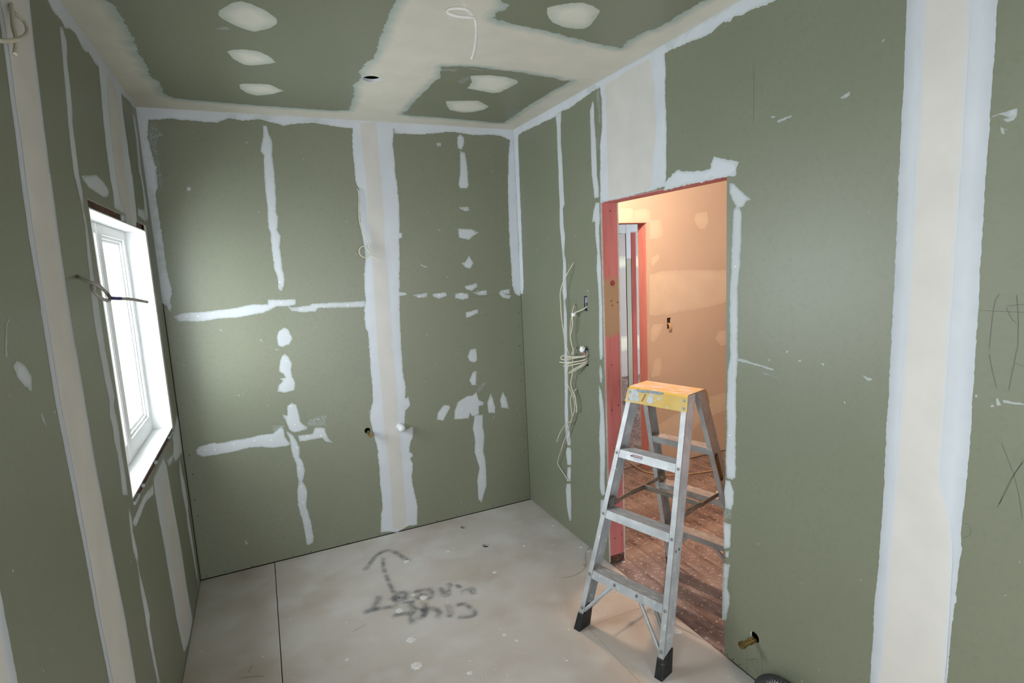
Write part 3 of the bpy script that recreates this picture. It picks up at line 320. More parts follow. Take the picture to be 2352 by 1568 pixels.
D = {"spray":[[26,[[421,3225],[455,3269],[503,3339],[553,3380],[599,3378],[635,3317],[656,3244],[674,3189]]],[20,[[542,3294],[527,3214],[518,3128]]],[20,[[516,3089],[516,3017],[518,2940],[517,2904]]],[30,[[350,2793],[383,2796],[411,2836],[433,2886]]],[26,[[381,2790],[429,2781],[471,2769],[500,2764]]],[30,[[501,2836],[524,2870],[557,2876],[581,2845],[573,2814],[539,2801],[510,2806],[501,2836]]],[26,[[532,2837],[552,2831]]],[20,[[541,2772],[567,2766],[592,2757]]],[26,[[630,2841],[674,2838],[705,2823]]],[24,[[612,2798],[630,2771]]],[24,[[675,2745],[702,2760],[707,2798]]],[18,[[645,2803],[675,2786]]],[24,[[763,2803],[758,2757],[757,2723],[786,2724],[794,2768]]],[22,[[813,2825],[823,2806],[808,2790]]],[20,[[853,2787],[860,2761]]],[26,[[862,2711],[892,2713],[920,2715],[907,2674]]],[26,[[479,2687],[523,2676],[566,2668],[593,2680]]],[28,[[571,2736],[581,2692],[561,2650],[546,2617],[542,2589]]],[28,[[639,2715],[633,2668],[611,2627],[588,2609],[603,2600],[625,2635]]],[26,[[632,2658],[662,2658],[686,2628],[691,2589],[673,2570]]],[26,[[748,2621],[745,2580],[728,2542]]],[22,[[798,2610],[829,2609],[847,2566],[854,2525],[850,2491],[826,2485],[794,2498],[771,2508]]]],"cable":{"back":[[628,3610,2294],[625,3586,2289],[632,3578,2275],[631,3574,2227],[624,3574,2163],[621,3572,2098],[625,3570,2056],[635,3568,2023],[652,3566,2000],[661,3564,1970],[666,3560,1934],[670,3555,1904],[665,3552,1889],[659,3556,1904],[651,3560,1926],[631,3560,1938],[610,3558,1927],[599,3555,1903],[607,3555,1877],[630,3560,1865],[656,3560,1869],[671,3554,1878],[686,3545,1867],[716,3530,1839]],"left":[[-497,2118,1807],[-476,2032,1805],[-467,2010,1800],[-447,1990,1790],[-432,1976,1783],[-422,1977,1777],[-412,1997,1761],[-407,2024,1745],[-402,2014,1735],[-402,1981,1729],[-407,1957,1734],[-417,1943,1745],[-427,1947,1760],[-437,1977,1774],[-437,2006,1784],[-432,2028,1782],[-422,2029,1766],[-412,2031,1749],[-397,1987,1739],[-387,1955,1737],[-372,1986,1734],[-362,2046,1730],[-352,2113,1723],[-337,2180,1713]],"ceil":[[716,1863,2720],[696,1808,2690],[688,1782,2650],[690,1775,2625],[692,1760,2600],[705,1764,2585],[720,1770,2580],[732,1771,2575],[713,1761,2570],[679,1768,2570],[654,1776,2575],[635,1773,2580],[635,1772,2585],[649,1766,2590],[669,1758,2590],[692,1755,2590],[709,1760,2585],[723,1771,2580],[729,1769,2570],[739,1786,2560],[754,1823,2550],[778,1893,2545],[794,1952,2540],[803,2000,2535]],"corner":[[-497,1902,2502],[-472,1807,2463],[-457,1745,2419],[-442,1681,2375],[-427,1625,2341],[-417,1596,2320],[-407,1544,2280],[-402,1511,2255]],"corner2":[[-422,1430,2267],[-417,1458,2263],[-412,1474,2266],[-412,1523,2284],[-407,1543,2293],[-412,1600,2317],[-422,1673,2347],[-432,1742,2381],[-442,1780,2412],[-452,1788,2427],[-467,1798,2440],[-492,1884,2489]],"long":[[1738,2869,1780],[1717,2833,1774],[1693,2841,1736],[1673,2876,1678],[1663,2902,1628],[1663,2918,1584],[1663,2915,1534],[1668,2922,1465],[1673,2922,1403],[1678,2914,1345],[1683,2915,1307],[1688,2913,1283],[1693,2898,1235],[1693,2873,1205],[1693,2942,1045],[1693,2913,1019],[1693,2876,980],[1693,2845,944],[1693,2836,904],[1693,2843,867],[1693,2872,825],[1693,2885,790],[1693,2934,716],[1693,2988,639],[1693,3037,550],[1698,3097,462],[1703,3100,437],[1711,3042,399],[1717,2990,358]],"tied":[[1738,2881,1530],[1717,2837,1525],[1698,2826,1505],[1688,2821,1476],[1683,2820,1450],[1683,2837,1419],[1683,2846,1368],[1683,2845,1311],[1683,2849,1323],[1683,2835,1287],[1678,2809,1253],[1678,2811,1217],[1678,2822,1183],[1683,2835,1134],[1688,2846,1091],[1688,2863,1066],[1688,2870,1036],[1688,2862,1007],[1688,2837,981],[1693,2834,956]],"tied2":[[1733,2715,1519],[1715,2705,1515],[1698,2727,1497],[1687,2803,1476],[1678,2809,1451],[1678,2806,1408],[1683,2836,1352]],"low":[[1738,2877,1008],[1717,2841,1009],[1698,2850,991],[1688,2868,965],[1688,2884,923],[1688,2875,882],[1688,2866,842],[1688,2868,813],[1688,2886,791],[1688,2950,757],[1688,3003,710],[1683,3033,666],[1678,3057,615]],"low2":[[1693,2872,1030],[1693,2861,1000],[1693,2834,971],[1691,2822,945],[1689,2819,926],[1691,2812,903],[1693,2821,865]],"bundle0":[[1743,2736,1230],[1713,2708,1233],[1693,2710,1229],[1663,2761,1215],[1648,2838,1217],[1643,2883,1214],[1638,2897,1199],[1643,2888,1187],[1653,2848,1193],[1668,2769,1212],[1693,2711,1223],[1733,2725,1222]],"bundle1":[[1743,2737,1212],[1713,2714,1213],[1688,2728,1199],[1663,2788,1184],[1648,2858,1160],[1643,2872,1149]],"bundle2":[[1743,2737,1198],[1713,2715,1197],[1693,2722,1186],[1668,2772,1174],[1648,2832,1155]],"bundle3":[[1743,2740,1192],[1711,2717,1189],[1693,2738,1172],[1673,2781,1149],[1653,2828,1113]],"bundle4":[[1738,2733,1186],[1713,2725,1177],[1688,2755,1155],[1663,2818,1115]],"bundle5":[[1743,2736,1224],[1711,2720,1222],[1673,2752,1222],[1653,2795,1215],[1638,2843,1209]],"bundle6":[[1743,2737,1206],[1693,2712,1202],[1663,2762,1191],[1643,2833,1175],[1628,2892,1174]],"bundle7":[[1738,2873,1260],[1717,2841,1262],[1693,2829,1249],[1683,2845,1218],[1683,2868,1187],[1678,2869,1166]],"hall":[[2834,3884,0],[2809,3739,0],[2789,3601,0],[2828,3519,0],[2887,3437,0],[2955,3394,0],[3068,3358,0],[3269,3316,0],[3383,3296,0],[3540,3265,0]],"string":[[1732,2771,4],[1698,2748,4],[1667,2727,4],[1632,2680,4],[1608,2636,4],[1599,2607,4],[1573,2597,4],[1580,2617,4],[1596,2618,4],[1580,2589,4],[1538,2559,4],[1477,2544,4],[1424,2548,4],[1402,2561,4]]},"clip":[1687,2807,1466],"conn":[1693,2732,1266],"chips":[[505,2459,12],[482,2276,14],[203,2467,6],[680,2117,7],[919,2276,6],[664,3184,10],[651,2768,11],[507,2717,11],[611,2817,6],[924,3172,7],[1091,2804,7],[954,2210,5],[1663,3137,6],[1377,2992,5],[1660,1896,10],[1820,2547,7],[1683,2797,7],[1688,2733,8]],"dimple":{"back":[[120,1618],[232,1571],[365,1573],[507,1574],[125,1741],[1265,1593],[969,1597],[1109,1598],[1419,1597],[1598,1593],[125,860],[190,776],[270,764],[-16,787],[122,712],[124,580],[125,458],[125,351],[130,229],[1338,839],[1219,786],[1444,794],[1541,792],[1326,467],[1330,265],[116,1264],[114,979],[130,229],[130,124],[-379,1577],[-321,1572],[-245,1586],[-169,1583],[-75,1581],[-370,791],[-322,784],[-220,799],[-109,800]],"right":[[1621,1727],[2699,1606],[2994,772],[1644,1031],[2970,1871],[2960,1770],[2971,1203],[2998,958]]},"screw":{"back":[[1699,1426],[1694,1330],[1687,1188],[1696,1061],[1691,928],[1622,25],[1416,26],[1248,17],[1132,20],[986,15],[577,18],[372,9],[214,6],[143,14],[37,17],[-454,775],[-450,657],[-457,501],[-348,23],[-449,21],[-202,14],[-453,402],[1692,638],[1695,505],[1694,253],[1693,384],[1689,30]],"right":[[1684,22],[1650,23],[1618,22],[1580,23],[3262,-102],[3150,-88],[2907,-44]]},"pencil":{"right":[[[799,1599],[753,1599],[707,1599]],[[773,1500],[771,1579],[768,1625],[760,1643]],[[724,1641],[717,1583],[713,1507]],[[742,1612],[731,1615],[708,1619]],[[743,1609],[731,1582],[721,1571]],[[772,1486],[763,1443],[751,1400]],[[715,1507],[718,1470],[725,1399]],[[731,1255],[715,1215],[701,1181],[686,1126],[676,1070]],[[683,1222],[699,1184],[716,1121],[730,1078]],[[685,1216],[705,1167],[726,1089]],[[805,1001],[792,1005],[783,991],[787,973],[802,958]],[[717,1470],[698,1463]],[[1545,2464],[1542,2371],[1542,2242]],[[1539,182],[1541,104],[1543,35],[1545,-35]],[[1471,156],[1467,94],[1463,26]],[[1540,76],[1492,112],[1520,87],[1537,72]],[[1514,86],[1500,55],[1483,42]],[[1495,102],[1475,78]],[[2773,1141],[2750,1104],[2692,1074],[2649,1108],[2633,1195],[2659,1263]],[[2685,1214],[2627,1212]],[[2697,1209],[2633,1201]]],"back":[[[1328,1759],[1322,1664]],[[1323,1569],[1540,1566]]]},"win":{"m0":[-567,2764,1977],"m1":[-567,2838,1973],"p1":[-567,3261,1979],"f1":[-567,3305,1970],"ptop0":[-567,2847,1988],"ptop1":[-567,3273,1996],"pb0":[-567,2849,1093],"pb1":[-567,3251,1089],"fb0":[-567,2694,1026],"fb1":[-567,3321,1006]},"post":{"a":[4031,5450,1225],"b":[4096,5450,1221],"c":[4167,5450,1215],"h":[4045,5450,2078]},"endpatch":[[[2608,2168],[2746,2171],[2772,2150],[2770,2063],[2605,2066]],[[2772,2150],[2876,2171],[2920,2158],[2933,2123],[2932,2060],[2770,2062]],[[2924,2075],[3031,2080],[3055,1997],[3053,1953],[3006,1923],[2922,1929]],[[3408,2124],[3530,2140],[3549,2054],[3506,1998],[3444,2000],[3389,2065]],[[2931,1769],[3011,1812],[3019,1765],[2941,1704]],[[2921,1186],[2950,1230],[3049,1225],[3024,1148],[2959,1080],[2919,1084]],[[3628,1040],[3667,1106],[3793,1104],[3794,963],[3688,974]],[[2920,803],[2951,932],[3016,943],[3032,846],[3008,782],[2932,785]]],"endband":[[[2917,1639],[3037,1660],[3273,1660],[3581,1647],[3788,1633],[3975,1619],[3979,1359],[3791,1358],[3582,1329],[3270,1315],[3091,1297],[2911,1305]]]}
mmv = lambda p: tuple(c/1000 for c in p)

# ------------------------------------------------------------------ room shell
DY0, DY1, DZ = 1.668, 2.553, 2.085          # door opening along the right wall
WY0, WY1, WZ0, WZ1 = 2.304, 3.338, 1.014, 2.030   # window liner, wall side
GY0, GY1, GZ0, GZ1 = 2.297, 3.383, 0.972, 2.066   # hole left in the board round the window
sx = 0.742                                   # sheet joint on the back wall

wall_back = slabs('wall_back', 'back', [(XL-0.1, XR+0.005, -0.14, H+0.10)], -0.055, -0.12, DARK)
struct(wall_back, 'back wall of green moisture board with a filled joint up its middle, facing the camera', 'wall')
PB = 'plasterboard'
sheet(PB, wall_back, 'back', [rect(XL+0.002, sx-0.001, 0.006, H), disc(0.562, 0.745, 0.0195)], [GREEN, GYPSUM])
sheet(PB, wall_back, 'back', [rect(sx+0.001, XR-0.002, 0.006, H), disc(0.775, 0.743, 0.0318)], [GREEN, GYPSUM])

wall_right = slabs('wall_right', 'right', around(YR-0.1, YE+0.2, -0.14, H+0.10, DY0-0.05, DY1+0.045, -0.05, DZ+0.05), -0.055, -0.095, DARK)
struct(wall_right, 'right wall of green moisture board with the unfinished doorway in it', 'wall')
ybox = [rect(2.709, 2.751, 1.487, 1.577), rect(2.716, 2.761, 1.160, 1.268)]
sheet(PB, wall_right, 'right', [[(2.252,2.085),(2.553,2.085),(2.553,0.006),(YB-0.001,0.006),(YB-0.001,H),(2.252,H)], *ybox], [GREEN, GYPSUM])
sheet(PB, wall_right, 'right', [[(0.921,0.012),(DY0,0.012),(DY0,2.085),(2.250,2.085),(2.250,H),(0.921,H)], disc(1.505, 0.2, 0.023)], [GREEN, GYPSUM])
sheet(PB, wall_right, 'right', [rect(YR, 0.919, 0.012, H)], [GREEN, GYPSUM])
# hall side of the same wall
for (a, b, c, d) in around(0.35, YE, 0.006, H, DY0, DY1, 0.0, DZ): sheet(PB, wall_right, 'right', [rect(a, b, c, d)], [CREAMB, GYPSUM], t=0.010, h0=-0.107)

NY0, NY1 = -0.27, 0.77                       # second, nearer window (outside the frame)
wall_left = slabs('wall_left', 'left', around(1.2, YB+0.12, -0.14, H+0.10, WY0-0.02, WY1+0.02, WZ0-0.02, WZ1+0.02)+around(YR-0.1, 1.2, -0.14, H+0.10, NY0-0.02, NY1+0.02, WZ0-0.02, WZ1+0.02), -0.055, -0.13, DARK)
struct(wall_left, 'left wall of green moisture board with the tall white window in it', 'wall')
ly = 1.85; ly2 = 2.935
sheet(PB, wall_left, 'left', [rect(YR, ly-0.001, 0.006, H), rect(NY0-0.003, NY1+0.04, GZ0, GZ1)], [GREEN, GYPSUM])
sheet(PB, wall_left, 'left', [[(ly+0.001,0.006),(ly2,0.006),(ly2,GZ0),(GY0,GZ0),(GY0,GZ1),(ly2,GZ1),(ly2,H),(ly+0.001,H)]], [GREEN, GYPSUM])
sheet(PB, wall_left, 'left', [[(ly2+0.002,0.006),(YB-0.012,0.006),(YB-0.012,H),(ly2+0.002,H),(ly2+0.002,GZ1),(GY1,GZ1),(GY1,GZ0),(ly2+0.002,GZ0)]], [GREEN, GYPSUM])

wall_rear = slabs('wall_rear', 'rear', around(XL-0.1, XR+0.1, -0.14, H+0.10, 0.45, 1.35, -0.02, 2.085), -0.012, -0.12, DARK)  # opening added to let fill light in
struct(wall_rear, 'rear wall of green moisture board behind the camera, with a doorway added for fill light', 'wall')
for (a, b, c, d) in around(XL, XR, 0.006, H, 0.45, 1.35, 0.006, 2.085): sheet(PB, wall_rear, 'rear', [rect(a, b, c, d)], [GREEN, GYPSUM])

ceiling = slabs('ceiling', 'ceiling', [(XL-0.1, XR+0.01, YR-0.1, YB+0.1)], -0.06, -0.10, DARK)
struct(ceiling, 'ceiling of green boards with wide cream filled joints', 'ceiling')
cyj = 2.36; cxj = 0.72
hole = disc(0.606, 2.822, 0.045, 28)
sheet(PB, ceiling, 'ceiling', [rect(XL, cxj-0.001, YR, YB), hole], [GREEN, GYPSUM], t=0.013)
sheet(PB, ceiling, 'ceiling', [rect(cxj+0.001, XR, cyj+0.001, YB)], [GREEN, GYPSUM], t=0.013)
sheet(PB, ceiling, 'ceiling', [rect(cxj+0.001, XR, YR, cyj-0.001)], [GREEN, GYPSUM], t=0.013)

floor = slabs('floor', 'floor', [(XL-0.1, XR+0.01, YR-0.1, YB+0.1)], -0.10, -0.14, DARK)
struct(floor, 'pale dusty sheet floor of the small room', 'floor')
fj = -0.075
fh = [disc(1.166, 3.121, 0.024), disc(1.126, 3.434, 0.022)]
FS = 'floor_sheet'
f1 = sheet(FS, floor, 'floor', [rect(XL, fj-0.002, YR, YB)], [FLOORM, FLOORM], t=0.018)
f4 = sheet(FS, floor, 'floor', [[(fj+0.002,YR),(1.300,YR),(1.300,2.13),(XR+0.006,2.13),(XR+0.006,YB),(fj+0.002,YB)], *fh], [FLOORM, FLOORM], t=0.018)
f3 = sheet(FS, floor, 'floor', [[(1.3015,YR),(XR+0.006,YR),(XR+0.006,2.1288),(1.3015,2.1288)]], [FLOORM, FLOORM], t=0.018)

# ------------------------------------------------------------------ fillers and coats on the boards
def films(wall, parent, specs):
    for key, name, mat, kw in specs:
        polys = T[wall].get(key)
        if not polys: continue
        if kw.pop('union', False): film(name, parent, wall, polys, mat, seed=len(key)+len(wall), **kw)
        else:
            for i, p in enumerate(polys): film(name, parent, wall, [p], mat, seed=100+i, **kw)
films('back', wall_back, [('compound', 'joint_compound', SET, dict(union=True, grid=0.028, amp=0.0022)), ('tape', 'joint_tape_coat', TAPE, dict(h=0.0006, base=0.0022, grid=0.04, amp=0.0008)),
    ('patch', 'filler_patch', PATCH, dict(grid=0.016, amp=0.0016, step=0.007)), ('smear', 'filler_smear', SMEAR, dict(grid=0.02, amp=0.004, h=0.0003))])
films('right', wall_right, [('compound', 'joint_compound', SET, dict(union=True, grid=0.028, amp=0.0025)), ('tape', 'joint_tape_coat', TAPE, dict(h=0.0006, base=0.0022, grid=0.04, amp=0.0008)),
    ('joint', 'joint_compound', TOP, dict(grid=0.02, amp=0.0012, h=0.0018)), ('tape2', 'joint_tape_coat', TOPC, dict(h=0.0006, base=0.0027, grid=0.02, amp=0.0006)),
    ('patch', 'filler_patch', PATCH, dict(grid=0.016, amp=0.0016, step=0.007)), ('smear', 'filler_smear', SMEAR, dict(grid=0.02, amp=0.004, h=0.0003))])
films('left', wall_left, [('compound', 'joint_compound', SET, dict(union=True, grid=0.028, amp=0.004)), ('tape', 'joint_tape_coat', TAPE, dict(h=0.0006, base=0.0022, grid=0.04, amp=0.0008)),
    ('joint', 'joint_compound', TOP, dict(grid=0.025, amp=0.001, h=0.0018)), ('tape2', 'joint_tape_coat', TOPC, dict(h=0.0006, base=0.0027, grid=0.025, amp=0.0006)),
    ('patch', 'filler_patch', PATCH, dict(grid=0.018, amp=0.002, step=0.008)), ('tape3', 'joint_tape_coat', TAPE, dict(h=0.0006, base=0.0019, grid=0.03, amp=0.0008))])
# band low at the near end of the left wall
film('joint_compound', wall_left, 'left', [[(1010,2695),(1255,2695),(1250,10),(1005,10)]], TOP, grid=0.04, amp=0.001, h=0.0018)
film('joint_tape_coat', wall_left, 'left', [[(1035,2695),(1225,2695),(1220,10),(1030,10)]], TOPC, grid=0.04, amp=0.001, h=0.0006, base=0.0027)
outer = [(int(XL*1000),-840),(int(XR*1000),-840),(int(XR*1000),int(YB*1000)),(int(XL*1000),int(YB*1000))]
film('joint_compound', ceiling, 'ceiling', [outer, T['ceiling']['holeA'][0], T['ceiling']['holeB'][0], T['ceiling']['holeC'][0], [(int(u*1000),int(v*1000)) for u,v in hole]], CEILC, grid=0.04, amp=0.006, step=0.010, mode='evenodd', fringe=[1,2,3], h=0.0015, seed=5)
films('ceiling', ceiling, [('patch', 'filler_patch', CPATCH, dict(grid=0.025, amp=0.002, step=0.012)), ('smear', 'filler_smear', SMEAR, dict(grid=0.02, amp=0.004, h=0.0003))])
for w, p in (('back', wall_back), ('right', wall_right)):
    dots('screw_dimples', p, w, D['dimple'][w], 0.004, 0.0018, WPRINT); dots('screw_heads', p, w, D['screw'][w], 0.0035, 0.0002, RUBBER)
    bm = bmesh.new()
    for ln in D['pencil'][w]: ribbon(bm, ln, 0.0013, FR[w][0], 0.0006)
    obj('pencil_marks', bm, PENCIL, p)
# small splashes of filler over the boards
def specks(parent, wall, u0, u1, v0, v1, n, seed, skip=None):
    rg = random.Random(seed); f, _ = FR[wall]; bm = bmesh.new()
    for _ in range(n):
        u, v = rg.uniform(u0, u1), rg.uniform(v0, v1)
        if skip and skip(u, v): continue
        r = rg.choice((0.0015, 0.002, 0.003, 0.0045)); a = rg.uniform(0, 3.14); st = rg.uniform(1, 2.4)
        c = bm.verts.new(f(u, v, 0.0014)); ring = []
        for k in range(7):
            t = 2*math.pi*k/7; rr = r*rg.uniform(.6, 1.2); x, y = rr*st*math.cos(t), rr*math.sin(t)/st**.5
            ring.append(bm.verts.new(f(u+x*math.cos(a)-y*math.sin(a), v+x*math.sin(a)+y*math.cos(a), 0.0002)))
        for k in range(7): bm.faces.new((c, ring[k], ring[(k+1)%7]))
    bmesh.ops.recalc_face_normals(bm, faces=bm.faces)
    o = obj('filler_specks', bm, PATCH, parent); o['kind'] = 'stuff'
specks(wall_back, 'back', XL+.05, XR-.05, 0.1, 2.6, 90, 1)
specks(wall_right, 'right', 0.6, 3.5, 0.1, 2.6, 90, 2, lambda u, v: DY0-.02 < u < DY1+.02 and v < DZ+.02)
specks(wall_left, 'left', 1.0, 2.25, 0.1, 2.6, 40, 3)
# spray-painted arrow and words on the floor sheet, feathered strokes
bm = bmesh.new(); lay = bm.verts.layers.float.new('edge'); f = FR['floor'][0]
for w, pts in D['spray']:
    P = [Vector((x/1000, y/1000)) for x, y in pts]
    for _ in range(2):
        Q = [P[0]]
        for a, b_ in zip(P, P[1:]): Q += [a.lerp(b_, .25), a.lerp(b_, .75)]
        P = Q + [P[-1]]
    hw = w/1000*1.15; rows = []
    e0 = (P[0]-P[1]).normalized()*hw*.8; e1 = (P[-1]-P[-2]).normalized()*hw*.8
    P = [P[0]+e0] + P + [P[-1]+e1]
    for i, p in enumerate(P):
        t = (P[min(i+1,len(P)-1)]-P[max(i-1,0)]).normalized(); n = Vector((-t.y, t.x)); row = []
        for k, val in ((-1,0),(-.6,.22),(-.25,.62),(.25,.62),(.6,.22),(1,0)):
            v = bm.verts.new(f(p.x+n.x*hw*k, p.y+n.y*hw*k, 0.0004+0.00002*len(rows))); v[lay] = 0 if i in (0, len(P)-1) else val; row.append(v)
        rows.append(row)
    for a, b_ in zip(rows, rows[1:]):
        for k in range(5): bm.faces.new((a[k], a[k+1], b_[k+1], b_[k]))
bmesh.ops.recalc_face_normals(bm, faces=bm.faces)
obj('spray_paint_mark', bm, SPRAY, f4)

# faint swept ring and a few dark scratches on the floor sheet
bm = bmesh.new()
for r0, a0, a1 in ((0.112, 0.4, 5.6), (0.098, 1.2, 4.6), (0.125, 2.0, 4.4)):
    ribbon(bm, [(1000*(0.845+r0*1.15*math.cos(a0+(a1-a0)*k/40)), 1000*(2.05+r0*math.sin(a0+(a1-a0)*k/40))) for k in range(41)], 0.004, FR['floor'][0], 0.0004)
obj('swept_ring', bm, M('floor_scuff', (0.47,0.42,0.365), rough=0.8), f4)
bm = bmesh.new()
for ln in (((-255,2582),(-190,2560),(-150,2540)), ((-214,2600),(-200,2640)), ((260,2660),(330,2690))): ribbon(bm, ln, 0.0025, FR['floor'][0], 0.0005)
obj('scratch_marks', bm, PENCIL, f1)

# ------------------------------------------------------------------ window
def window(name, WY0, WY1, label, narrow):
    win = empty(name, (XL, (WY0+WY1)/2, WZ0)); struct(win, label, 'window')
    IVW = Matrix.Translation((-XL, -(WY0+WY1)/2, -WZ0))
    def wp(name, mat, x0, x1, y0, y1, z0, z1, bev=0.0015, parent=None):
        bm = box(bmesh.new(), x0, x1, y0, y1, z0, z1, bev); bmesh.ops.transform(bm, matrix=IVW, verts=bm.verts); return obj(name, bm, mat, parent or win)
    wp('window_sill', WHITE, dx-0.04, XL+0.001, WY0-wt, WY1+wt, WZ0-wt, WZ0)
    wp('head_liner', WHITE, dx-0.04, XL+0.001, WY0-wt, WY1+wt, WZ1, WZ1+wt)
    wp('jamb_liner', WHITE, dx-0.04, XL+0.001, WY1, WY1+wt, WZ0, WZ1)
    wp('jamb_liner', WHITE, dx-0.04, XL+0.001, WY0-wt, WY0, WZ0, WZ1)
    m0, m1 = WY0+0.468, WY0+0.538
    wp('mullion', WHITE, dx-0.045, dx, m0, m1, WZ0, WZ1)
    for y0, y1 in ((WY0, m0), (m1, WY1)):
        bm = bmesh.new(); m_ = 0.05 if y0 == m1 else 0.012
        for a in ((y0+0.008, y1-m_, WZ0+0.0005, WZ0+0.082), (y0+0.008, y1-m_, WZ1-0.045, WZ1-0.0005), (y1-m_, y1-0.0005, WZ0+0.0005, WZ1-0.0005), (y0+0.0005, y0+0.008, WZ0+0.0005, WZ1-0.0005)): box(bm, dx-0.042, dx-0.002, a[0], a[1], a[2], a[3], 0.001)
        y2, y3, z2, z3 = y0+0.008, y1-m_, WZ0+0.082, WZ1-0.045
        for k in (0, 1):   # stepped glazing bead
            q = 0.012*k; xx = dx-0.012-0.010*k
            for a in ((y2+q+0.012, y3-q-0.012, z2+q, z2+q+0.012), (y2+q+0.012, y3-q-0.012, z3-q-0.012, z3-q), (y2+q, y2+q+0.012, z2+q, z3-q), (y3-q-0.012, y3-q, z2+q, z3-q)): box(bm, xx-0.012, xx, a[0], a[1], a[2], a[3], 0.0008)
        bmesh.ops.transform(bm, matrix=IVW, verts=bm.verts); s = obj('sash', bm, WHITE, win)
        bm = box(bmesh.new(), dx-0.034, dx-0.031, y2+0.02, y3-0.02, z2+0.02, z3-0.02); bmesh.ops.transform(bm, matrix=IVW, verts=bm.verts); obj('glass_pane', bm, GLASS, s)
    return win, wp, IVW
dx = XL-0.085; wt = 0.006
window('window_2', NY0, NY1, 'nearer white window in the left wall, beside the camera and out of the frame', 0)
window_1, wp, IVW = window('window_1', WY0, WY1, 'tall white window in the left wall, glare outside', 1)
# raw framing seen in the gap round the liner
for nm, a in (('head_framing', (GY0-0.03, GY1+0.03, WZ1+wt, WZ1+wt+0.06)), ('sill_framing', (GY0-0.03, GY1+0.03, WZ0-wt-0.06, WZ0-wt)), ('side_framing', (WY1+wt, GY1+0.05, WZ0-0.05, WZ1+0.05))):
    wp(nm, BROWN, XL-0.05, XL-0.012, *a)
bm = bmesh.new()   # filler and packers left in the gap under and over the window
for y0, y1, z0, z1 in ((2.33,2.42,0.974,0.988),(3.24,3.37,0.975,0.987),(2.52,2.53,0.974,0.988),(2.82,2.835,0.974,0.988),(2.86,3.10,2.04,2.065),(3.04,3.09,2.036,2.06)):
    box(bm, XL-0.012, XL-0.001, y0, y1, z0, z1, 0.001)
bmesh.ops.transform(bm, matrix=IVW, verts=bm.verts); obj('gap_filler', bm, SET, window_1)

# ------------------------------------------------------------------ doorway from the room to the hall
door_1 = empty('door_1', (XR, (DY0+DY1)/2, 0)); struct(door_1, 'unfinished doorway lined with raw pink timber behind the ladder', 'door')
IVD = Matrix.Translation((-XR, -(DY0+DY1)/2, 0))
def dp(name, mat, *a, bev=0.002, inv=IVD, parent=door_1, smooth=False):
    bm = box(bmesh.new(), *a, bev=bev); bmesh.ops.transform(bm, matrix=inv, verts=bm.verts); return obj(name, bm, mat, parent)
JT = M('pink_pine_with_bare_patch', (0.50,0.165,0.160), (0.56,0.21,0.20), scale=5, stretch=(6,6,0.5), rough=0.75, bump=0.1, bscale=60, c3=(0.40,0.105,0.10), s3=9, t3=(0.6,0.75))
_n = JT.node_tree; _N = _n.nodes; _L = _n.links; _tc = _N.new('ShaderNodeTexCoord'); _s = _N.new('ShaderNodeSeparateXYZ'); _L.new(_tc.outputs['Object'], _s.inputs[0])
_w = _N.new('ShaderNodeTexNoise'); _w.inputs['Scale'].default_value = 7; _w.inputs['Detail'].default_value = 4; _L.new(_tc.outputs['Object'], _w.inputs[0])
_z = _N.new('ShaderNodeMath'); _z.operation = 'MULTIPLY_ADD'; _L.new(_w.outputs['Fac'], _z.inputs[0]); _z.inputs[1].default_value = 0.16; _L.new(_s.outputs['Z'], _z.inputs[2])
_cr = _N.new('ShaderNodeValToRGB'); _e = _cr.color_ramp.elements; _e[0].position = 0.715; _e[0].color = (0,0,0,1); _e[1].position = 0.73; _e[1].color = (1,1,1,1)
_x = _e.new(0.855); _x.color = (1,1,1,1); _x = _e.new(0.88); _x.color = (0,0,0,1)
_dv = _N.new('ShaderNodeMath'); _dv.operation = 'DIVIDE'; _L.new(_z.outputs[0], _dv.inputs[0]); _dv.inputs[1].default_value = 2.0; _L.new(_dv.outputs[0], _cr.inputs[0])
_mx = _N.new('ShaderNodeMix'); _mx.data_type = 'RGBA'; _L.new(_cr.outputs[0], _mx.inputs[0]); _src = _N['Principled BSDF'].inputs['Base Color'].links[0].from_socket; _L.new(_src, _mx.inputs[6]); _mx.inputs[7].default_value = (0.40,0.27,0.16,1); _L.new(_mx.outputs[2], _N['Principled BSDF'].inputs['Base Color'])
j1 = dp('jamb_stud', JT, XR+0.0105, XR+0.1065, DY1-0.003, DY1+0.042, 0.045, DZ)
dp('jamb_stud', PINK, XR+0.0105, XR+0.1065, DY0-0.042, DY0+0.003, 0.0, DZ)
dp('lintel', PINK, XR+0.0105, XR+0.1065, DY0-0.042, DY1+0.042, DZ-0.003, DZ+0.045)
dp('bottom_plate', BROWN, XR+0.0105, XR+0.1065, DY1-0.002, DY1+0.042, 0.0, 0.044)
bm = bmesh.new()
for x, z in ((0.030,0.93),(0.075,0.95),(0.045,1.55),(0.05,1.525),(0.085,1.54),(0.04,0.60),(0.09,0.52),(0.03,0.15),(0.08,0.16),(0.05,2.04),(0.035,1.19)):
    cyl(bm, (XR+0.011+x, DY1-0.0045, z), (XR+0.011+x, DY1-0.002, z), 0.0035, 8)
bmesh.ops.transform(bm, matrix=IVD, verts=bm.verts); o = obj('nail_heads', bm, RUBBER, door_1); o['kind'] = 'stuff'
bm = cyl(bmesh.new(), (XR+0.066, DY1-0.0034, 1.648), (XR+0.066, DY1-0.002, 1.648), 0.016, 18); bmesh.ops.transform(bm, matrix=Matrix.Diagonal((1,1,1,1)), verts=bm.verts)
bmesh.ops.transform(bm, matrix=IVD, verts=bm.verts); obj('knot', bm, PINKD, door_1)

